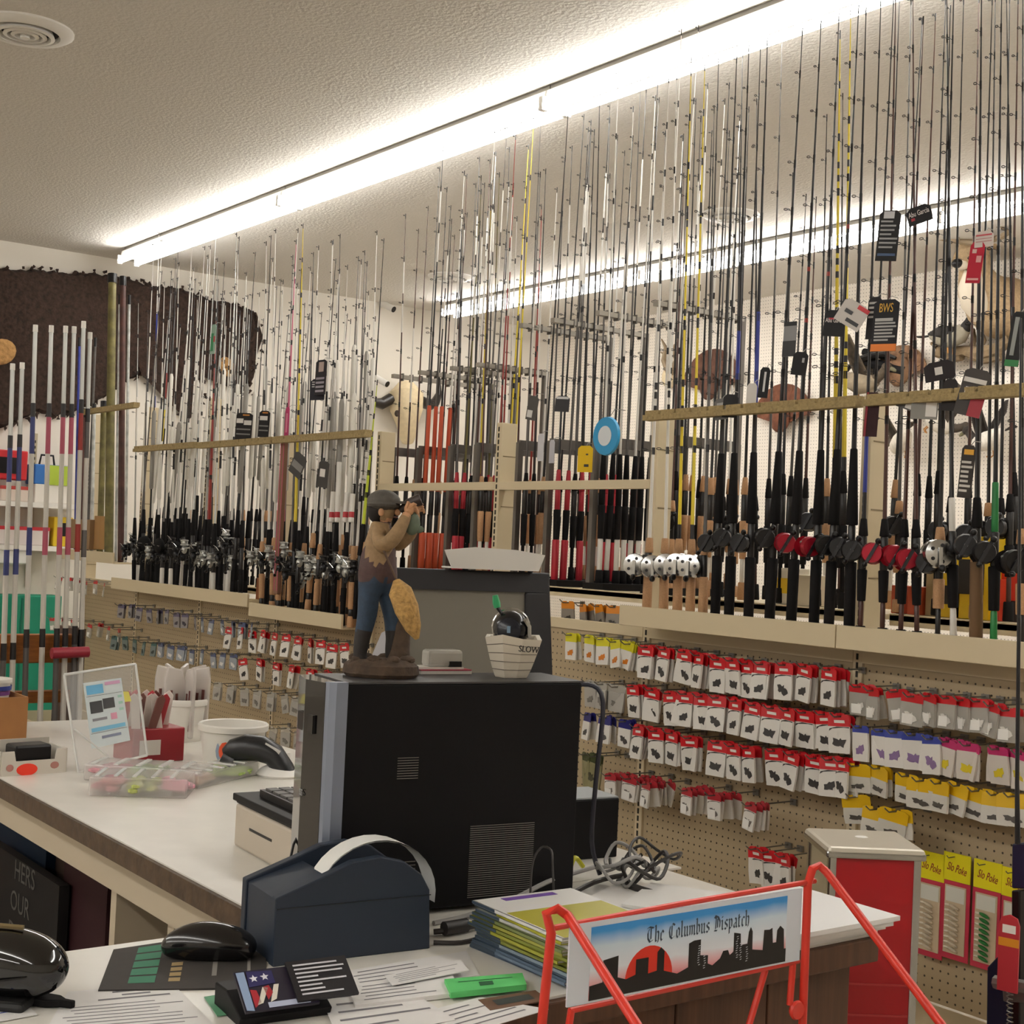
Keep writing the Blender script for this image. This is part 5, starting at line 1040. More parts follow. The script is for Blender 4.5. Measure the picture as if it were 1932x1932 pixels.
c = rx(1503, 1906, -1.415); B().m(m_rack2).lathe([(.003, -.003), (.0125, -.004), (.0145, 0), (.0125, .004), (.003, .003)], c, 20, (1, 0, 0)).obj('pivot_disc', NR, smooth=True)
a, b = rx(1444, 1830, -1.44), rx(1414, 1932, -1.44); B().m(m_rack2).tube([a, down(a, b)], .005, 8).obj('brace', NR, smooth=True)
a, b = rx(1078, 1905), rx(1074, 1932); B().m(m_rack2).tube([a, down(a, b)], .005, 8).obj('brace', NR, smooth=True)
for yy, z in ((1.17, .35), (1.62, .35)): pass
B().m(m_rack2).tube([V((-.0, -.24, .3)), V((0, .22, .3))], .005, 8).tube([V((0, -.24, .3)), V((.3, -.24, .3)), V((.3, .22, .3)), V((0, .22, .3))], .005, 8).obj('basket_frame', NR)
SG = thing('newspaper_sign', 'white newspaper sign with blue sky and black skyline on the red rack', 'sign', V((-1.416, 1.176, .7515)), 0)
sw, shh = .444, .106
B().m(M('dfe6f0', .45)).bb((-.0015, 0, 0), (.0015, sw, shh)).obj('board', SG)
mg = bpy.data.materials.new('printed_sky'); mg.use_nodes = True; nt = mg.node_tree; bsdf = nt.nodes['Principled BSDF']; bsdf.inputs['Roughness'].default_value = .4
tc = nt.nodes.new('ShaderNodeTexCoord'); sp = nt.nodes.new('ShaderNodeSeparateXYZ'); rp = nt.nodes.new('ShaderNodeValToRGB'); mu = nt.nodes.new('ShaderNodeMath'); mu.operation = 'DIVIDE'; mu.inputs[1].default_value = .096
nz = nt.nodes.new('ShaderNodeTexNoise'); nz.inputs['Scale'].default_value = 22; ad = nt.nodes.new('ShaderNodeMath'); ad.operation = 'MULTIPLY_ADD'; ad.inputs[1].default_value = .1
nt.links.new(tc.outputs['Object'], sp.inputs[0]); nt.links.new(sp.outputs['Z'], mu.inputs[0]); nt.links.new(tc.outputs['Object'], nz.inputs['Vector']); nt.links.new(nz.outputs['Fac'], ad.inputs[0]); nt.links.new(mu.outputs[0], ad.inputs[2]); nt.links.new(ad.outputs[0], rp.inputs[0]); nt.links.new(rp.outputs[0], bsdf.inputs['Base Color'])
for i, (p_, c_) in enumerate(((.18, 'e0585a'), (.36, 'f0c8ce'), (.48, 'eef2fa'), (.8, 'd6e8f8'), (1.0, '3f98e0'))):
    e = rp.color_ramp.elements[i] if i < 2 else rp.color_ramp.elements.new(min(1, p_))
    e.position = min(1, p_); e.color = (*H(c_), 1)
y0, y1, pw, phh = .036, .412, .376, .096
B().m(mg).bb((.0015, y0, .003), (.0019, y1, .003+phh)).obj('sky_print', SG)
axs = (V((0, 1, 0)), V((0, 0, 1)), V((1, 0, 0)))
sun = [(y0+(.28+.115*math.cos(a*math.pi/16))*pw, .003+phh*.16+.115*pw*math.sin(a*math.pi/16)) for a in range(17)]
B().m(M('e03420', .5)).prism(sun, .0002, (.0019, 0, 0), axs).obj('red_sun', SG)
sk_ = [(0, 0), (0, .2), (.06, .22), (.06, .52), (.13, .55), (.13, .25), (.17, .2), (.215, .24), (.215, .45), (.275, .45), (.275, .22), (.318, .24), (.318, .5), (.335, .56), (.352, .5), (.352, .22), (.42, .14), (.475, .2), (.475, .54), (.5, .57), (.535, .57), (.535, .34), (.575, .32), (.575, .2), (.6, .16), (.64, .24), (.655, .34), (.68, .34), (.69, .26), (.71, .3), (.71, .58), (.745, .55), (.748, .38), (.785, .38), (.79, .55), (.8, .62), (.81, .55), (.812, .28), (.87, .24), (.875, .54), (.905, .53), (.92, .55), (.925, .32), (.945, .32), (.948, .5), (.965, .56), (.985, .5), (.99, .2), (1, .2), (1, 0)]
B().m(M('14110f', .5)).prism([(y0+u*pw, .003+v*phh) for u, v in sk_], .0003, (.0021, 0, 0), axs).obj('skyline_print', SG)
wn = B().m(M('d8dce2', .5))
for u, v, k in ((.52, .2, 9), (.55, .14, 6), (.72, .2, 10), (.74, .16, 8), (.775, .12, 7)):
    for q in range(k):
        y, z = y0+(u+.006*rnd.random())*pw, .003+phh*(v+.034*q); wn.quad((.0025, y, z), (.0025, y+.0035, z+.0006), (.0025, y+.0035, z+.0016), (.0025, y, z+.001))
wn.obj('lit_windows_print', SG)['kind'] = 'stuff'
GLY = {'T': (.95, [[(-.05, 1.4), (.25, 1.52), (.85, 1.38)], [(.28, 1.35), (.05, .95), (.08, .4), (.38, .03), (.8, .2)], [(.48, 1.4), (.48, .3)]]), 'h': (.62, [[(0, 1.6), (.08, 1.5), (.08, .1), (.18, 0)], [(.08, .85), (.32, 1), (.47, .85), (.47, .2), (.38, -.12)]]),
 'e': (.54, [[(.42, .2), (.2, 0), (.06, .18), (.06, .82), (.25, 1), (.42, .78), (.1, .5)]]), 'C': (.92, [[(.8, 1.3), (.5, 1.5), (.15, 1.25), (.05, .75), (.15, .25), (.45, 0), (.82, .22)], [(.4, 1.3), (.4, .25)]]),
 'o': (.56, [[(.25, 1), (.06, .82), (.06, .2), (.22, 0), (.43, .18), (.43, .8), (.25, 1)]]), 'l': (.3, [[(.0, 1.6), (.09, 1.5), (.09, .12), (.2, 0)]]), 'u': (.62, [[(0, 1), (.09, .88), (.09, .15), (.22, 0), (.44, .2)], [(.36, 1), (.45, .88), (.45, .12), (.55, 0)]]),
 'm': (.9, [[(0, 1), (.09, .88), (.09, .05)], [(.09, .85), (.3, 1), (.41, .85), (.41, .05)], [(.41, .85), (.62, 1), (.73, .85), (.73, .12), (.83, 0)]]), 'b': (.58, [[(0, 1.6), (.09, 1.5), (.09, .1), (.25, 0), (.45, .18), (.45, .8), (.28, 1), (.12, .85)]]),
 's': (.52, [[(.43, .85), (.25, 1), (.07, .8), (.14, .6), (.4, .42), (.42, .2), (.22, 0), (.04, .15)]]), 'D': (1.0, [[(0, 1.42), (.28, 1.3), (.22, .2), (.05, .05)], [(.05, .05), (.45, 0), (.82, .3), (.86, .9), (.6, 1.35), (.1, 1.55)], [(.5, 1.25), (.5, .3)]]),
 'i': (.3, [[(0, 1), (.09, .88), (.09, .12), (.2, 0)], [(.06, 1.35), (.12, 1.25)]]), 'p': (.58, [[(0, 1), (.1, .88), (.1, -.5)], [(.1, .85), (.3, 1), (.46, .82), (.46, .18), (.28, 0), (.1, .12)]]), 'a': (.6, [[(.08, .85), (.25, 1), (.43, .85), (.43, .12), (.54, 0)], [(.43, .52), (.15, .45), (.06, .2), (.2, 0), (.43, .17)]]),
 't': (.4, [[(.1, 1.3), (.1, .12), (.24, 0), (.36, .1)], [(-.03, .95), (.32, 1)]]), 'c': (.48, [[(.42, .85), (.24, 1), (.07, .82), (.07, .2), (.22, 0), (.42, .16)]]), ' ': (.4, [])}
lt_ = B().m(M('3d4d60', .5)); word = 'The Columbus Dispatch'; tw = sum(GLY[c_][0]+.13 for c_ in word); sc = .53*pw/tw; x = 0
for ch in word:
    for stx in GLY[ch][1]:
        for (ax_, ay), (bx, by) in zip(stx, stx[1:]):
            nx, ny = .085, .07; P = [(ax_-nx, ay-ny), (ax_+nx, ay+ny), (bx+nx, by+ny), (bx-nx, by-ny)]
            lt_.quad(*[(.0022, y0+.265*pw+(x+p_)*sc, .003+phh*.655+q_*sc*1.05) for p_, q_ in P])
    x += GLY[ch][0]+.13
lt_.obj('masthead_lettering', SG)['kind'] = 'stuff'

# ---- red vending machine
m_vred = mat('vending_red', H('b0101c'), .35)
vr = math.atan2(.57, .82)
VM = thing('vending_machine', 'tall red vending machine with chrome corners and cream lid beside the desk', 'vending machine', (at_y(1652, 1610, 2.25).x, 2.25, 0), -vr)
hT = 1.345 + (at_y(1655, 1600, 2.25).z-1.345)
B().m(m_vred).bb((-.17, -.085, .12), (0, .085, hT-.02)).obj('red_body', VM)
B().m(M('b7a888', .5)).bb((-.16, -.0865, .12), (-.012, -.0845, hT-.02)).obj('cream_side', VM)
for x in (-.17, -.012):
    for y in (-.092, .076): B().m(m_chrome).bb((x-.004, y, .1), (x+.014, y+.016, hT-.018)).obj('chrome_corner', VM, bevel=.003)
B().m(mat('vm_lid', H('cfc8b8'), .3, .2)).bb((-.182, -.098, hT-.02), (.01, .098, hT)).obj('lid', VM, bevel=.008)
B().m(m_chrome).bb((-.183, -.099, hT-.022), (.011, .099, hT-.008)).obj('lid_trim', VM, bevel=.004)
B().m(m_white).ball((-.1, 0, hT), (.012, .014, .003), 10, 5).obj('lid_lock', VM)
for z in (.52, .46, .4): B().m(M('c03a3c', .35)).bb((-.002, -.075, z), (.002, .075, z+.004)).obj('front_ridge', VM)
B().m(m_dkmetal).bb((-.18, -.08, 0), (-.02, .08, .12)).obj('pedestal', VM)
# ---- navy stand at the right edge
NV = thing('downrigger_display', 'navy blue and black steel fixture with grey clamp and spring at the right edge', 'display', V((-1.74, 2.55, 0))); O = V(NV.location)
m_nv = mat('navy_steel', H('161a38'), .4)
def nv(px, py, d=0): return at_y(px, py, 2.55+d)-O
def plate(n, pts, th, mt, d=0): p = [nv(x, y, d) for x, y in pts]; B().m(mt).prism([(q.x, q.z) for q in p], th, (0, d, 0), (V((1, 0, 0)), V((0, 0, 1)), V((0, 1, 0)))).obj(n, NV, bevel=.003)
plate('head_block', [(1909, 1592), (1990, 1588), (1990, 1680), (1908, 1676)], .1, m_nv)
plate('column', [(1908, 1680), (1924, 1680), (1924, 2250), (1906, 2250)], .08, m_blk, .01)
plate('side_plate', [(1862, 1825), (1886, 1800), (1990, 1790), (1990, 2150), (1858, 2150)], .012, m_nv, .1)
B().m(M('8a8a86', .4, metal=.5)).tube([nv(1878, 1853, -.02), nv(1990, 1872, -.02)], .014, 8).obj('clamp_bar', NV); plate('clamp_jaw', [(1890, 1865), (1990, 1880), (1990, 1896), (1892, 1890)], .03, M('6f6f6c', .4, metal=.5), -.03)
sp_ = []
for i in range(80): p = nv(1905, 1850+i*1.9, -.05); a = i*1.4; sp_.append(p+V((.006*math.cos(a), .006*math.sin(a), 0)))
B().m(m_wire).tube(sp_, .0014, 5).obj('coil_spring', NV, smooth=True)
B().m(m_dkmetal).tube([nv(1920, 1592), nv(1919, 1480), nv(1922, 1200), nv(1926, 600)], [.006, .0045, .004, .002], 7).obj('thin_rod', NV, smooth=True)
tg = thing('hang_tag', 'red and orange rounded price tag hanging on the navy fixture', 'tag', at_y(1905, 1726, 2.47), .25)
B().m(M('b8323a', .4)).prism([(-.02, 0), (-.017, -.012), (0, 0.0), (.017, -.012), (.02, -.02), (.02, -.15), (-.02, -.15)][:0] or [(-.02, -.02), (-.015, -.006), (0, 0), (.015, -.006), (.02, -.02), (.02, -.15), (-.02, -.15)], .005).obj('card', tg)
B().m(M('e0942a', .4)).bb((-.0202, -.0006, -.062), (.0202, 0, -.046)).obj('orange_band', tg); B().m(M('efe9e0', .5)).bb((-.013, -.0008, -.036), (.013, 0, -.02)).obj('price_sticker', tg)

# ---- cables and boxes right of the tower
def cable(pts, r, mt, label, name='cable'): tag(B().m(mt).tube(pts, r, 7).obj(name, smooth=True), label, 'cable')
def sm(pts, n=4):
    out_ = []; pts = [V(p) for p in pts]
    for i in range(len(pts)-1):
        p0, p1, p2, p3 = pts[max(i-1, 0)], pts[i], pts[i+1], pts[min(i+2, len(pts)-1)]
        for k in range(n):
            t = k/n; out_.append(.5*((2*p1)+(-p0+p2)*t+(2*p0-5*p1+4*p2-p3)*t*t+(-p0+3*p1-3*p2+p3)*t**3))
    return out_+[pts[-1]]
mgc, mkc = M('8f8d8a', .5), M('2c2826', .5)
def cz(px, py, h): return at_z(px, py, TZ+h)
cable(sm([cz(818, 1742, .004), cz(880, 1728, .006), cz(960, 1700, .02), cz(1030, 1665, .04), cz(1080, 1648, .03), cz(1125, 1635, .02)]), .0042, mgc, 'thick grey cable running from the printer past the tower')
cable(sm([cz(818, 1758, .006), cz(870, 1752, .01), cz(940, 1735, .006), cz(1040, 1705, .006), cz(1120, 1665, .02), cz(1180, 1650, .03)]), .0045, mkc, 'thick dark cable with a ferrite block beside the printer')
tag(B().m(mkc).cyl(cz(838, 1752, .013), cz(880, 1745, .013), .011, n=12).obj('ferrite_block', smooth=True), 'dark cylindrical ferrite block on the cable beside the printer', 'ferrite')
cable(sm([cz(818, 1778, .004), cz(870, 1778, .004), cz(915, 1766, .004)]), .0034, mkc, 'short black cable beneath the ferrite block')
cable(sm([cz(1000, 1755, .0), cz(1003, 1640, .08), cz(1020, 1600, .11), cz(1040, 1605, .11), cz(1043, 1640, .08), cz(1045, 1700, .0)]), .002, mkc, 'thin black cable looping up against the side of the tower')
for i in range(7):
    a = i*.9; c0 = V((-1.94+.012*math.cos(i*2.1), 1.76+.03*math.sin(i*2.3), TZ+.012)); q = [c0+V(((.03+.006*i)*math.cos(t*.8+a), (.045+.007*(i % 4))*math.sin(t*.7+a), .006*i+.016*(1+math.sin(t*1.7+a)))) for t in range(9)]
    cable(sm(q), .0036 if i % 2 else .003, mgc if i in (0, 2, 5) else mkc, '%s loop of the cable tangle behind the tower, %s from the desk up' % ('grey' if i in (0, 2, 5) else 'dark', ordn(i)))
cable(sm([cz(1075, 1640, .02), cz(1085, 1618, .04), cz(1100, 1635, .02)]), .0045, M('c8c42a', .4), 'short yellow cable in the tangle behind the tower')
cable(sm([cz(1170, 1665, .01), cz(1205, 1680, .012), cz(1240, 1690, .006)]), .01, mkc, 'thick black power cord end on the right of the tangle')
cable(sm([V((-2.02, 1.63, TZ+.36)), V((-2.0, 1.68, TZ+.372)), V((-1.98, 1.70, TZ+.34)), V((-1.99, 1.70, TZ+.2)), V((-2.0, 1.705, TZ+.08)), V((-1.99, 1.72, TZ+.02))]), .0045, M('2a2a36', .5), 'dark cable dropping from the back of the tower')
sp2 = thing('black_box_unit', 'black square unit with pale top behind the cables, right of the tower', 'box', (-2.17, 1.83, TZ), math.radians(-8))
B().m(m_pcblk).bb((-.12, -.08, 0), (0, .08, .12)).obj('casing', sp2, bevel=.003); B().m(M('9aa0a4', .4)).bb((-.118, -.078, .12), (-.002, .078, .123)).obj('top_plate', sp2)
bx = thing('ink_carton', 'small black carton with red corner at the far edge of the counter', 'box', (-2.22, 2.03, TZ-.02), .1)
bx.location = (-2.26, 1.925, TZ); B().m(M('1d191b', .4)).bb((-.06, -.02, 0), (0, .04, .075)).obj('carton', bx); B().m(M('b8242e', .4)).bb((-.06, -.0205, .01), (.0005, -.018, .06)).obj('red_edge', bx); B().m(M('c8c8c8', .5)).bb((.0003, .0, .05), (.0008, .026, .056)).obj('printed_word', bx)

# ================= LEFT COUNTER GOODS
CR = thing('cheque_reader', 'beige box machine with black keypad top beside the tower', 'card reader', (-2.32, 1.21, TZ), math.radians(0))
mb_ = M('b3a898', .5)
cw = at_z(440, 1595, TZ); CR.location = (cw.x, cw.y, TZ); CR.rotation_euler = (0, 0, math.atan2(-.02, .27))
B().m(mb_).bb((0, 0, 0), (.3, .15, .085)).obj('housing', CR, bevel=.006)
B().m(m_pcblk).bb((-.006, -.004, .09), (.3, .155, .104)).bb((0, .002, .085), (.3, .15, .09)).obj('black_top', CR, bevel=.002)
B().m(m_blk).bb((.08, -.001, .045), (.19, .001, .05)).obj('slot', CR)
B().m(M('1d1b1b', .4)).bb((.05, .03, .104), (.28, .15, .118)).obj('keypad', CR)
for i in range(6):
    for j in range(4): B().m(M('5b5856', .5)).bb((.06+.036*i, .038+.027*j, .118), (.09+.036*i, .06+.027*j, .122)).obj('key', CR)
SC = thing('barcode_scanner', 'black curved barcode scanner on a white base beside the tower', 'scanner', at_z(520, 1465, TZ), math.atan2(RGT.y, RGT.x))
def scp(px, py, d=0): s = F_PX/((at_z(520, 1465, TZ)-EYE).dot(FWD)); return V(((px-520)/s, d, (1465-py)/s))
B().m(mat('scanner_black', H('1b1b1d'), .35)).tube([scp(420, 1425), scp(436, 1419), scp(462, 1413), scp(490, 1414), scp(515, 1425), scp(535, 1450), scp(552, 1478), scp(570, 1500)], [.012, .028, .034, .034, .03, .027, .025, .02], 14).obj('handle_body', SC, smooth=True)
B().m(M('3a3a3e', .3)).tube([scp(419, 1430), scp(440, 1440)], [.018, .022], 10).obj('scan_window', SC, smooth=True)
B().m(M('b9b6b0', .4)).tube([scp(470, 1405, -.02), scp(500, 1404, -.02), scp(528, 1418, -.02)], .006, 6).obj('grey_stripe', SC, smooth=True)
B().m(m_white).lathe([(.06, 0), (.065, .006), (.05, .02), (.025, .032), (.022, .06)], (.01, .02, 0), 20).obj('stand_base', SC, smooth=True)
m_bk = mat('bucket_white', H('ddd9d0'), .4)
def bucket(x, y, r, h, label, sticker=True):
    t = thing('plastic_bucket', label, 'bucket', (x, y, TZ)); s = B().m(m_bk).lathe([(r*.82, 0), (r*.84, .004), (r*.97, h-.02), (r*1.05, h-.018), (r*1.06, h-.004), (r*1.02, h), (r*.95, h-.002), (r*.8, .01), (.001, .008)], n=32, close=False).obj('bucket_shell', t, smooth=True)
    if sticker:
        for k, (c_, rr) in enumerate((('8f9cb0', .04), ('e8572a', .03), ('e8e4dc', .018))):
            b_ = B().m(M(c_, .5)); a0 = -.55
            for i in range(16):
                q = []
                for i2 in (i, i+1): a = 2*math.pi*i2/16; th = a0+rr*math.cos(a)/r; q.append(V((r*.925*math.cos(th), r*.925*math.sin(th), h*.45+rr*math.sin(a)))*1)
                cth = a0; cc = V((r*.925*math.cos(cth), r*.925*math.sin(cth), h*.45))
                b_._f([b_.v(V((v.x*(1.01+.004*k), v.y*(1.01+.004*k), v.z))) for v in (cc, q[0], q[1])])
            b_.obj('round_sticker', t)
    return t
bucket(-3.44, 1.665, .088, .118, 'open white plastic bucket with an orange round sticker on the counter')
bucket(-3.95, 1.74, .075, .125, 'smaller white bucket full of bagged snacks behind the open bucket', False)
m_film = mat('clear_film', H('d9d2cc'), .2, alpha=.55)
for i in range(7):
    t = thing('snack_bag', 'bag of dark snack sticks in the smaller bucket, %s of its bunch' % ordn(i), 'bag', (-3.95+.05*math.cos(i*.9), 1.74+.05*math.sin(i*.9), TZ+.012), i*.8, 'snack bags in the smaller bucket')
    B().m(m_film).prism([(-.03, 0), (.03, 0), (.034, .17), (.028, .21), (-.02, .2), (-.034, .16)], .012, (0, -.006, 0)).obj('film', t, bevel=.004); B().m(M('5a2a22', .5)).tube([(-.008, 0, .02), (-.004, 0, .13)], .008, 7).tube([(.012, 0, .02), (.014, 0, .14)], .008, 7).obj('sticks', t, smooth=True)
jr = thing('jerky_carton', 'red display carton with white label full of meat stick packets', 'box', (-3.63, 1.5, TZ), .05); B().m(M('8f1a24', .4)).bb((-.07, -.06, 0), (.05, .09, .09)).obj('carton', jr, bevel=.003); B().m(M('cfc9c0', .5)).bb((.05, -.04, .02), (.0512, .02, .06)).obj('white_label', jr); B().m(M('3a3436', .5)).bb((-.02, .0901, .03), (.04, .0915, .08)).obj('dark_label', jr)
for i in range(14):
    t = thing('meat_stick_packet', 'red and clear meat stick packet in the red carton, %s of the bunch' % ordn(i), 'packet', (-3.68+.028*(i % 4), 1.46+.032*(i//4), TZ+.06), rnd.uniform(-.3, .3), 'meat stick packets in the red carton')
    e = B().m(M(('a82a34', 'c9bdb4', '6d4038', 'd8cec6', 'b83a44')[i % 5], .3)).prism([(-.011, 0), (.011, 0), (.013, .11), (.0, .125), (-.013, .115)], .006, (0, 0, 0), (V((.25, 1, 0)).normalized(), V((rnd.uniform(-.1, .2), rnd.uniform(-.15, .3), 1)).normalized(), V((1, -.25, 0)).normalized())).obj('wrapper', t, bevel=.002)
ac = thing('acrylic_sign_holder', 'clear acrylic holder with a coloured price sheet, leaning on the counter', 'sign holder', at_x(200, 1440, -3.5)); ac.location.z = TZ; O = V(ac.location)
def acp(px, py, d=0): k = (1455-py)/200; return at_x(px, py, -3.5-.05*k+d)-O
m_acr = mat('acrylic', H('e8e8e6'), .05, alpha=.22); m_acre = mat('acrylic_edge', H('e6e6e2'), .15, alpha=.85)
cs = [(148, 1452), (278, 1420), (256, 1248), (121, 1268)]
z0 = min(acp(*c_).z for c_ in cs)
b_ = B().m(m_acr); fr = [b_.v(acp(*c_)-V((0, 0, z0))) for c_ in cs]; bkk = [b_.v(acp(*c_)-V((.004, 0, z0))) for c_ in cs]; b_._f(fr); b_._f(bkk[::-1]); b_.obj('clear_panel', ac)
for p_, q_ in zip(cs, cs[1:]+cs[:1]): B().m(m_acre).tube([acp(*p_)-V((0, 0, z0)), acp(*q_)-V((0, 0, z0))], .0035, 6).obj('clear_edge', ac)
B().m(m_acre).tube([acp(140, 1370, .004)-V((0, 0, z0)), acp(216, 1432, .004)-V((0, 0, z0))], .003, 6).obj('corner_slip', ac)
B().m(m_acr).bb((-.09, -.02, 0), (.01, .17, .005)).obj('foot_plate', ac)
def sheetq(n, q, mt, d): b_ = B().m(mt); b_.quad(*[acp(x, y, d)-V((0, 0, z0)) for x, y in q]); b_.obj(n, ac)
SQ = [(157, 1284), (229, 1274), (246, 1392), (173, 1408)]
def sq(u, v): x0_ = SQ[0][0]+(SQ[3][0]-SQ[0][0])*v; y0_ = SQ[0][1]+(SQ[3][1]-SQ[0][1])*v; x1_ = SQ[1][0]+(SQ[2][0]-SQ[1][0])*v; y1_ = SQ[1][1]+(SQ[2][1]-SQ[1][1])*v; return (x0_+(x1_-x0_)*u, y0_+(y1_-y0_)*u)
def rect(n, u0, u1, v0, v1, c_, d): sheetq(n, [sq(u0, v0), sq(u1, v0), sq(u1, v1), sq(u0, v1)], M(c_, .6), d)
rect('price_sheet', 0, 1, 0, 1, 'd8e2e4', .006)
for a_ in ((.06, .5, .05, .19, '6fb4dc'), (.55, .95, .03, .08, 'd8a8c8'), (.04, .97, .215, .22, '3a4048'), (.1, .42, .3, .48, '4a4a4c'), (.44, .74, .28, .44, '4a4a4c'), (.12, .5, .56, .6, '8a8a90'), (.6, .76, .52, .62, 'e0a0b8'), (.84, .95, .26, .3, 'a8d0c0'), (.84, .95, .36, .4, 'a8d0c0'), (.84, .95, .46, .5, 'a8d0c0'), (.06, .94, .7, .76, '7fc0e0'), (.04, .97, .78, .785, '3a4048'), (.3, .8, .84, .88, '8a90a8')): rect('sheet_print', *a_[:4], a_[4], .0068)
sheetq('yellow_note', [(232, 1300), (243, 1300), (248, 1318), (234, 1320)], M('e2d868', .6), .006)
m_tray = mat('clear_tray_haze', H('e6e2dd'), .1, alpha=.36)  # whitish haze over the boxes is put into lid opacity and paler lures
def lure_tray(a, b, dp, h, cols, label):
    a, b = V(a), V(b); d = (b-a); L = d.length; t = thing('clear_lure_box', label, 'box', (a.x, a.y, TZ), math.atan2(d.y, d.x))
    B().m(m_tray).bb((0, 0, 0), (L, dp, h)).obj('clear_lid', t, bevel=.004)
    n = len(cols)
    for i, c_ in enumerate(cols):
        b_ = B().m(mat('lure_'+c_, H(c_), .5, var=.2, scale=90))
        for k in range(14): b_.ball((L*(i+.5)/n+rnd.uniform(-.4, .4)*L/n*.8, dp*rnd.uniform(.1, .9), h*rnd.uniform(.25, .7)), (L/n*.24, .026, h*.2), 7, 5)
        b_.obj('soft_lures', t, smooth=True)['kind'] = 'stuff'
    for k in range(5): B().m(m_acre).bb((L*.05+L*.19*k, .01, h), (L*.09+L*.19*k, dp-.01, h+.003)).obj('lid_rib', t)
p1, p2 = at_z(166, 1502, TZ), at_z(352, 1508, TZ)
lure_tray(p1, p2, .13, .045, ('c87c84', 'b4bc6c', 'dc98aa'), 'clear lure box with red, lime and pink baits nearest the counter edge')
lure_tray(V(p1)+V((-.2, .06, 0)), V(p2)+V((-.14, .1, 0)), .12, .04, ('c8929a', '8fa878', 'c4a2a8'), 'clear lure box with pale hazed baits behind the nearer box')
lure_tray(at_z(372, 1490, TZ), at_z(488, 1462, TZ), .1, .035, ('c9a890', 'a9c06a'), 'clear lure box with tan and green baits beside the scanner')
# far left end: cartons
cb_ = thing('cardboard_box', 'open brown cardboard box on the far end of the counter', 'box', (-4.07, 1.2, TZ)); mk_ = mat('cardboard', H('9a6a3c'), .8, var=.06, scale=20)
for n, a_, b__ in (('front_wall', (.0, -.3, .0), (.006, .12, .125)), ('side_wall', (-.3, .114, .0), (0, .12, .125)), ('back_wall', (-.306, -.3, .0), (-.3, .12, .125)), ('bottom', (-.3, -.3, .0), (0, .12, .005))): B().m(mk_).bb(a_, b__).obj(n, cb_)
for i, y in enumerate((1.13, 1.25)):
    t = thing('paper_tub', 'white tub with colourful label in the cardboard box, %s of two' % ('left', 'right')[i], 'tub', (-4.2, y, TZ+.006)); B().m(m_bk).lathe([(.045, 0), (.058, .15), (.062, .15), (.062, .16), (.001, .16)], n=22, close=False).obj('tub', t, smooth=True)
    for k, c_ in enumerate(('c8502a', '7a4a8a', '2a3a8a')): B().m(M(c_, .5)).lathe([(.0525+.004*k, .1+.014*k), (.0535+.004*k, .113+.014*k)], n=22, close=False).obj('label_band', t)
wb = thing('white_display_carton', 'white open carton with black item inside and a red oval sticker', 'box', (-3.56, 1.155, TZ), .1); mwc = M('cfc8bc', .6)
B().m(mwc).prism([(-.08, 0), (.085, 0), (.085, .06), (.06, .06), (.055, .035), (-.045, .035), (-.05, .06), (-.08, .06)], .004, (.05, 0, 0), (V((0, 1, 0)), V((0, 0, 1)), V((1, 0, 0)))).bb((-.05, -.08, 0), (.05, .085, .004)).bb((-.054, -.08, 0), (-.05, .085, .075)).bb((-.05, -.084, 0), (.05, -.08, .06)).bb((-.05, .085, 0), (.05, .089, .06)).obj('carton', wb)
B().m(m_blk).bb((-.03, -.04, .01), (.035, .055, .07)).obj('black_item', wb, bevel=.006)
B().m(mat('fluoro_red', H('f03a20'), .5)).lathe([(.02, 0), (.02, .0008), (.001, .0008)], (.0542, -.012, .018), 20, (1, 0, 0)).obj('red_sticker', wb).scale = (1, 1.35, .75)
for y, s_ in ((-.06, .01), (.055, .012)): B().m(M('b07a70', .5)).ball((.0545, y, .02), (.0008, s_, .009), 10, 6).obj('printed_logo', wb)
rc = thing('red_cylinder_box', 'small maroon tube packet hooked on the wooden pole display', 'packet', at_x(97, 1238, -4.88)); B().m(M('8f2030', .4)).tube([(0, 0, .01), (0, .13, .014)], [.02, .02], 10).obj('tube', rc, smooth=True); B().m(m_wire).tube([(-.07, .02, .01), (0, .02, .01)], .003, 5).obj('peg', rc)
# under the counter
for i, (x0, x1, y0, y1, c_, nm, ct, lb) in enumerate([(-40, 112, 1672, 1830, '171515', 'poster', 'poster', 'dark poster with faint block lettering under the counter'), (115, 205, 1640, 1752, '30161a', 'carton', 'box', 'dark red carton below the counter, right of the dark poster'), (44, 205, 1590, 1650, '33261f', 'magazine', 'magazine', 'brown magazine standing behind the dark red carton'),
        (-40, 42, 1598, 1672, '5c5650', 'folder', 'folder', 'grey folder standing above the dark poster'), (-60, 90, 1560, 1600, '101f30', 'storage_box', 'box', 'dark navy box just under the counter apron'), (10, 210, 1500, 1600, '2a221c', 'storage_box', 'box', 'deep brown box at the back under the counter')]):
    Y = (1.4, 1.44, 1.5, 1.5, 1.47, 1.62)[i]; a, b = at_y(x0, y1, Y), at_y(x1, y0, Y); zb = .072; wd = abs(b.x-a.x)*(1 if i != 5 else .8); hh = min(b.z, .66)-zb
    t = thing(nm, lb, ct, ((a.x+b.x)/2, Y, zb))
    B().m(M(c_, .7, spec=.2)).bb((-wd/2, 0, 0), (wd/2, (.03, .05, .02, .02, .12, .2)[i], hh)).obj('front_panel', t)
    if i == 0:
        for k, wds in enumerate(('HERS', 'OUR', 'DO')): text('block_lettering', wds, .085, M('4a4844', .7), t, (.05-.03*k, -.001, hh*.86-.095*k), (1, 0, .02), (0, 0, 1))
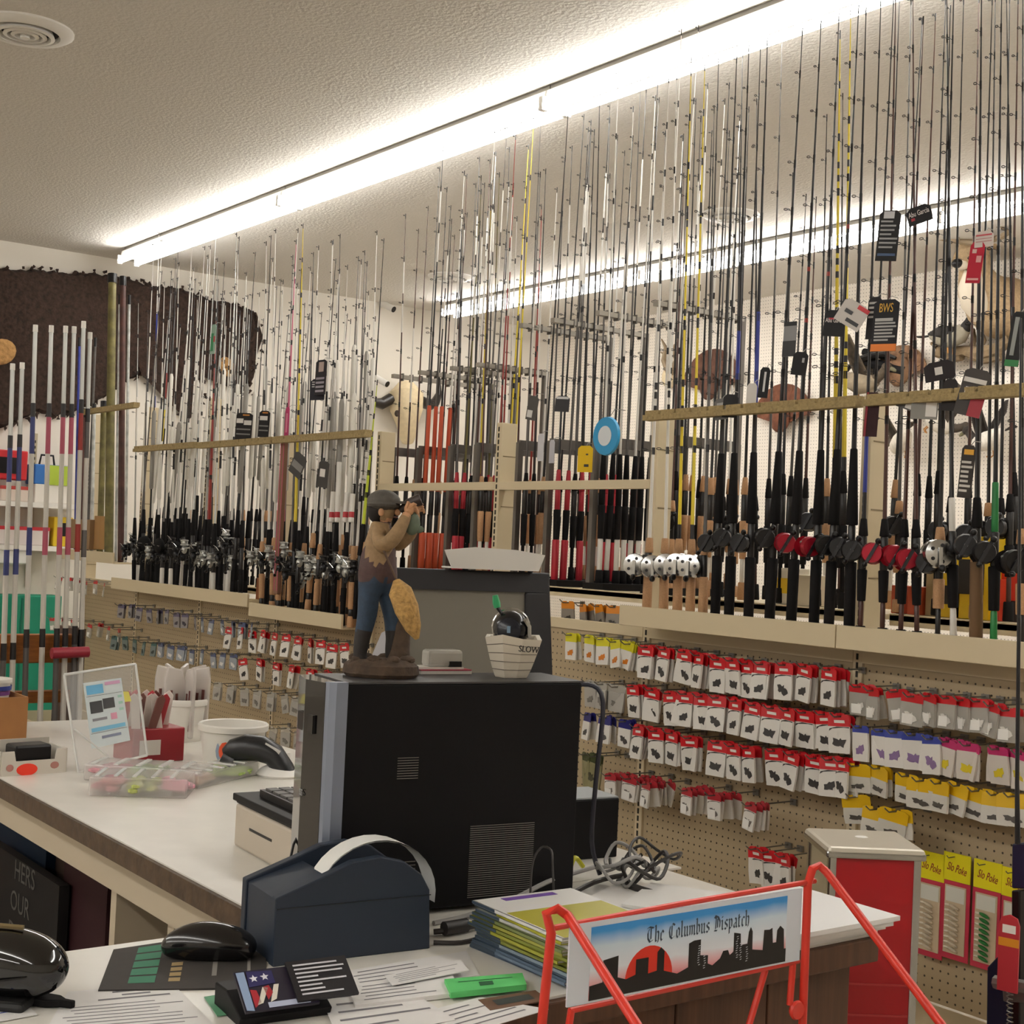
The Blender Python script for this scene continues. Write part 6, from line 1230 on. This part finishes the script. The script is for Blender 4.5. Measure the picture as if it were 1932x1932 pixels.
cup = thing('paper_cup', 'small grey cup on the floor level shelf under the counter', 'cup', at_y(165, 1800, 1.5)); cup.location.z = .072; B().m(M('8a8278', .6)).lathe([(.03, 0), (.04, .09), (.037, .09), (.028, .005), (.001, .005)], n=18, close=False).obj('cup', cup, smooth=True)

# ================= HANG TAGS ON THE RODS
def htag(px, py, w_, h, col, label, marks=(), tilt=0, Y=3.09, words=None, wc='e6e0dc', wz=.4):
    s = F_PX/((at_y(px, py, Y)-EYE).dot(FWD)); W_, Hh = w_/s*1.25, h/s; p = at_y(px, py-h/2, Y)
    t = thing('hang_tag', label, 'tag', p, Matrix.Rotation(rnd.uniform(-.1, .5), 3, 'Z') @ Matrix.Rotation(math.radians(tilt), 3, 'Y'))
    B().m(M(col, .6, spec=.25)).prism([(-W_/2, -Hh), (W_/2, -Hh), (W_/2, -.01), (W_*.3, 0), (-W_*.3, 0), (-W_/2, -.01)], .0015).obj('card', t)
    for k, (z0, z1, c_, *u) in enumerate(marks):
        u0, u1 = (u+[.08, .92])[:2] if len(u) < 2 else u
        B().m(M(c_, .5)).bb((-W_/2+W_*u0, -.0012, -Hh*z1), (-W_/2+W_*u1, -.0002, -Hh*z0)).obj('print_block', t)
    if words: text('brand_print', words, W_*(.3 if len(words) > 4 else .44), M(wc, .5), t, (0, -.0014, -Hh*wz), (1, 0, 0), (0, 0, 1), sx=.62)
    B().m(m_wire).tube([(0, .001, -.006), (0, .02, .012), (0, .05, .012)], .0012, 5).obj('tie', t)
LN = [(.12+.11*k, .17+.11*k, 'b9b6b2', .1, rnd.uniform(.6, .92)) for k in range(7)]
htag(1681, 445, 32, 96, '2a2a2c', 'long dark hang tag with text lines and blue band, high on the rods', [(.02, .16, 'c9c9cc', .2, .7)]+[(.2+.085*k, .235+.085*k, '9a9a9c', .1, rnd.uniform(.6, .95)) for k in range(7)]+[(.85, .9, '3f557a')], 4)
htag(1731, 406, 38, 34, '242325', 'small tilted black hang tag level with the far lights', [(.6, .75, 'b02a38', .15, .3)], -14, words='Abu Garcia')
htag(1846, 495, 26, 78, 'b8273c', 'red hang tag in front of the deer head', [(.18, .28, 'd8b4ac', .2, .5), (.34, .5, 'd89a98', .55, .9), (.88, .93, 'd8a09c', .1, .9)], 8)
htag(1857, 451, 30, 30, 'd9cfc8', 'round pale sticker tag above the red hang tag', [(.2, .3, 'c04a52'), (.45, .5, 'b88a88'), (.62, .68, 'b88a88')], 0)
htag(1674, 614, 44, 98, '27262a', 'large black hang tag with yellow lettering and orange base', [(.36, .42, 'b4b2b0', .1, .8)]+[(.44+.065*k, .475+.065*k, 'aaa8a6', .1, rnd.uniform(.6, .95)) for k in range(6)]+[(.86, 1.0, 'e07a1c', 0, 1)], 3, words='BWS', wc='d8a83a', wz=.17)
htag(1652, 600, 26, 80, '2a292b', 'black hang tag half hidden behind the large black one', LN[:4], 4, 3.12)
htag(1621, 596, 44, 48, 'cfc9c4', 'white square hang tag turned on its corner by the yellow rods', [(.05, .22, 'c8303a', .55, 1), (.4, .55, '3a3a3e', .2, .5), (.7, .85, '2c2c30', .4, .9)], 32)
htag(1577, 610, 32, 50, '262527', 'black hang tag with white and red print left of the yellow rods', [(.3, .36, 'b02a38', .2, .5)], 4, words='Abu Garcia')
htag(1492, 640, 26, 66, '8f8f90', 'silver and black glossy hang tag above the rail', [(.0, .12, '1f1f20', 0, 1), (.55, 1, '2b2b2d', 0, 1)], 2)
htag(1512, 686, 28, 44, '232224', 'plain black hang tag leaning above the rail', [(.25, .45, '9a9a9a', .65, .8)], 8)
htag(1360, 772, 26, 40, '6a6866', 'grey hang tag at the left of the right-hand rail', [(.2, .6, 'a9a7a4', .2, .8)], -4)
htag(1380, 766, 24, 44, '222123', 'black hang tag beside the grey one on the rail', [(.5, .7, '8f8d8a', .15, .85)], 4)
htag(1445, 722, 16, 58, '1f1f22', 'narrow black hang tag with white upright lettering', [(.15, .8, 'c9c9c9', .45, .65)], 5)
htag(1419, 745, 22, 44, 'd8d4ce', 'plain white hang tag hanging over the rail', [], 2)
htag(1829, 890, 24, 100, '3a3430', 'tall dark hang tag with yellow top and text lines below the rail', [(.08, .18, 'e0a42a', .2, .9)]+[(.3+.09*k, .345+.09*k, 'c9c4bc', .1, rnd.uniform(.6, .95)) for k in range(7)], 5)
htag(1648, 782, 28, 84, '33191e', 'dark maroon hang tag below the rail right of the post', [(0, 1, '8a1f2c', .05, .2)], 4)
htag(1747, 766, 40, 50, '8f8d88', 'clear grey hang tag with white barcode label below the rail', [(.3, .9, 'e2ded8', .55, .95)], 3)
htag(1716, 758, 34, 30, '5a5856', 'grey and white folded hang tag left of the clear one', [(.2, .9, 'd8d4ce', .5, .9)], 20)
htag(1795, 745, 24, 60, '2c2829', 'dark hang tag right of the clear one on the rail', [], 6)
htag(1848, 742, 40, 90, '4a4644', 'grey and red hang tag angled over the rail', [(.2, .3, 'dcd8d2', .05, .9), (.4, .62, 'd0ccc6', .2, .5), (.55, 1, 'a01f30', .5, 1)], 14)
htag(1925, 640, 22, 104, '2a2a2a', 'black and green hang tag at the right edge of the photo', [(.1, .8, '8f938f', .25, .55), (.88, 1, '1f7a3a', 0, 1)], 8)
htag(1770, 700, 46, 36, '2b2527', 'dark folded hang tag above the rail below the standing duck', [(.3, .7, 'd8d4d0', .35, .6)], -10, 3.12)
htag(1105, 866, 25, 50, 'dfb617', 'bright yellow rounded hang tag in front of the grey racks', [(.3, .36, '3a3210', .55, .7), (.7, .8, '2a2410', .45, .75)], 0, 3.25)
htag(607, 712, 36, 66, '26242a', 'black hang tag with round emblem in the left rods', [(.06, .34, 'b8a49c', .3, .75)]+[(.5+.12*k, .56+.12*k, '9a94a0', .1, .85) for k in range(4)], 2, 3.1)
htag(600, 735, 28, 40, '2a2830', 'second black hang tag behind the round-emblem tag', LN[:3], 0, 3.12)
htag(462, 806, 42, 54, '1f1d1e', 'black hang tag with white blocks and orange dash, left rods', [(.05, .1, 'c07a2a', .4, .8), (.2, .36, 'd9d5d0', .05, .45), (.26, .42, 'd9d5d0', .5, .95), (.55, .6, '7a7876'), (.72, .77, '7a7876')], 3, 3.09)
htag(500, 800, 26, 50, '1f1d1e', 'narrower black hang tag right of the white-block tag', [(.05, .1, 'c07a2a', .3, .8), (.2, .36, 'd9d5d0', .1, .8), (.55, .6, '7a7876'), (.72, .77, '7a7876')], 3, 3.09)
htag(543, 798, 15, 60, 'b8386a', 'pink hang tag on the pink rod', [(.2, .8, 'd9809c', .3, .7)], 2, 3.09)
htag(404, 640, 16, 56, '9ab8a8', 'pale green hang tag on the rust red rod', [(.3, .9, '2f8a5a', .1, .6), (.4, .6, 'c0404a', .6, .9)], 2, 3.09)
htag(1021, 844, 13, 52, 'c9c8cc', 'tall narrow white label among the dark rack rods, left of two', [], 0, 3.25)
htag(1042, 852, 11, 44, 'bdbcc2', 'tall narrow grey label among the dark rack rods, right of two', [], 0, 3.25)
htag(1008, 770, 22, 46, '55524f', 'grey folded hang tag above the narrow labels', [(.6, .9, 'd8d6d2', .1, .6)], 10, 3.25)
htag(1062, 762, 26, 30, '3a393b', 'dark glossy hang tag near the middle of the racks', [(.05, .2, 'c9c9c9')], 3, 3.25)
htag(570, 880, 30, 44, '4a4846', 'grey hang tag on the cork-handled rods, left of two', [(.4, .7, '7a7876')], 30, 3.08)
htag(612, 895, 30, 50, '45423f', 'grey hang tag with white square on the cork-handled rods', [(.3, .6, 'dedad4', .2, .7)], 6, 3.08)
bd = thing('line_disc', 'round blue and white packaged disc hanging before the grey racks', 'packet', at_y(1146, 823, 3.25)); B().m(M('2f9ad0', .3)).lathe([(.07, 0), (.068, .01), (.03, .012), (.03, 0)], (0, 0, 0), 26, (0, -1, 0)).obj('blue_disc', bd, smooth=True); B().m(M('dfe3e6', .4)).lathe([(.036, .0), (.036, .0135), (.001, .0135)], (0, 0, 0), 22, (0, -1, 0)).obj('white_centre', bd); B().m(m_wire).tube([(0, 0, .06), (0, .03, .1), (0, .08, .1)], .0016, 5).obj('hook', bd)
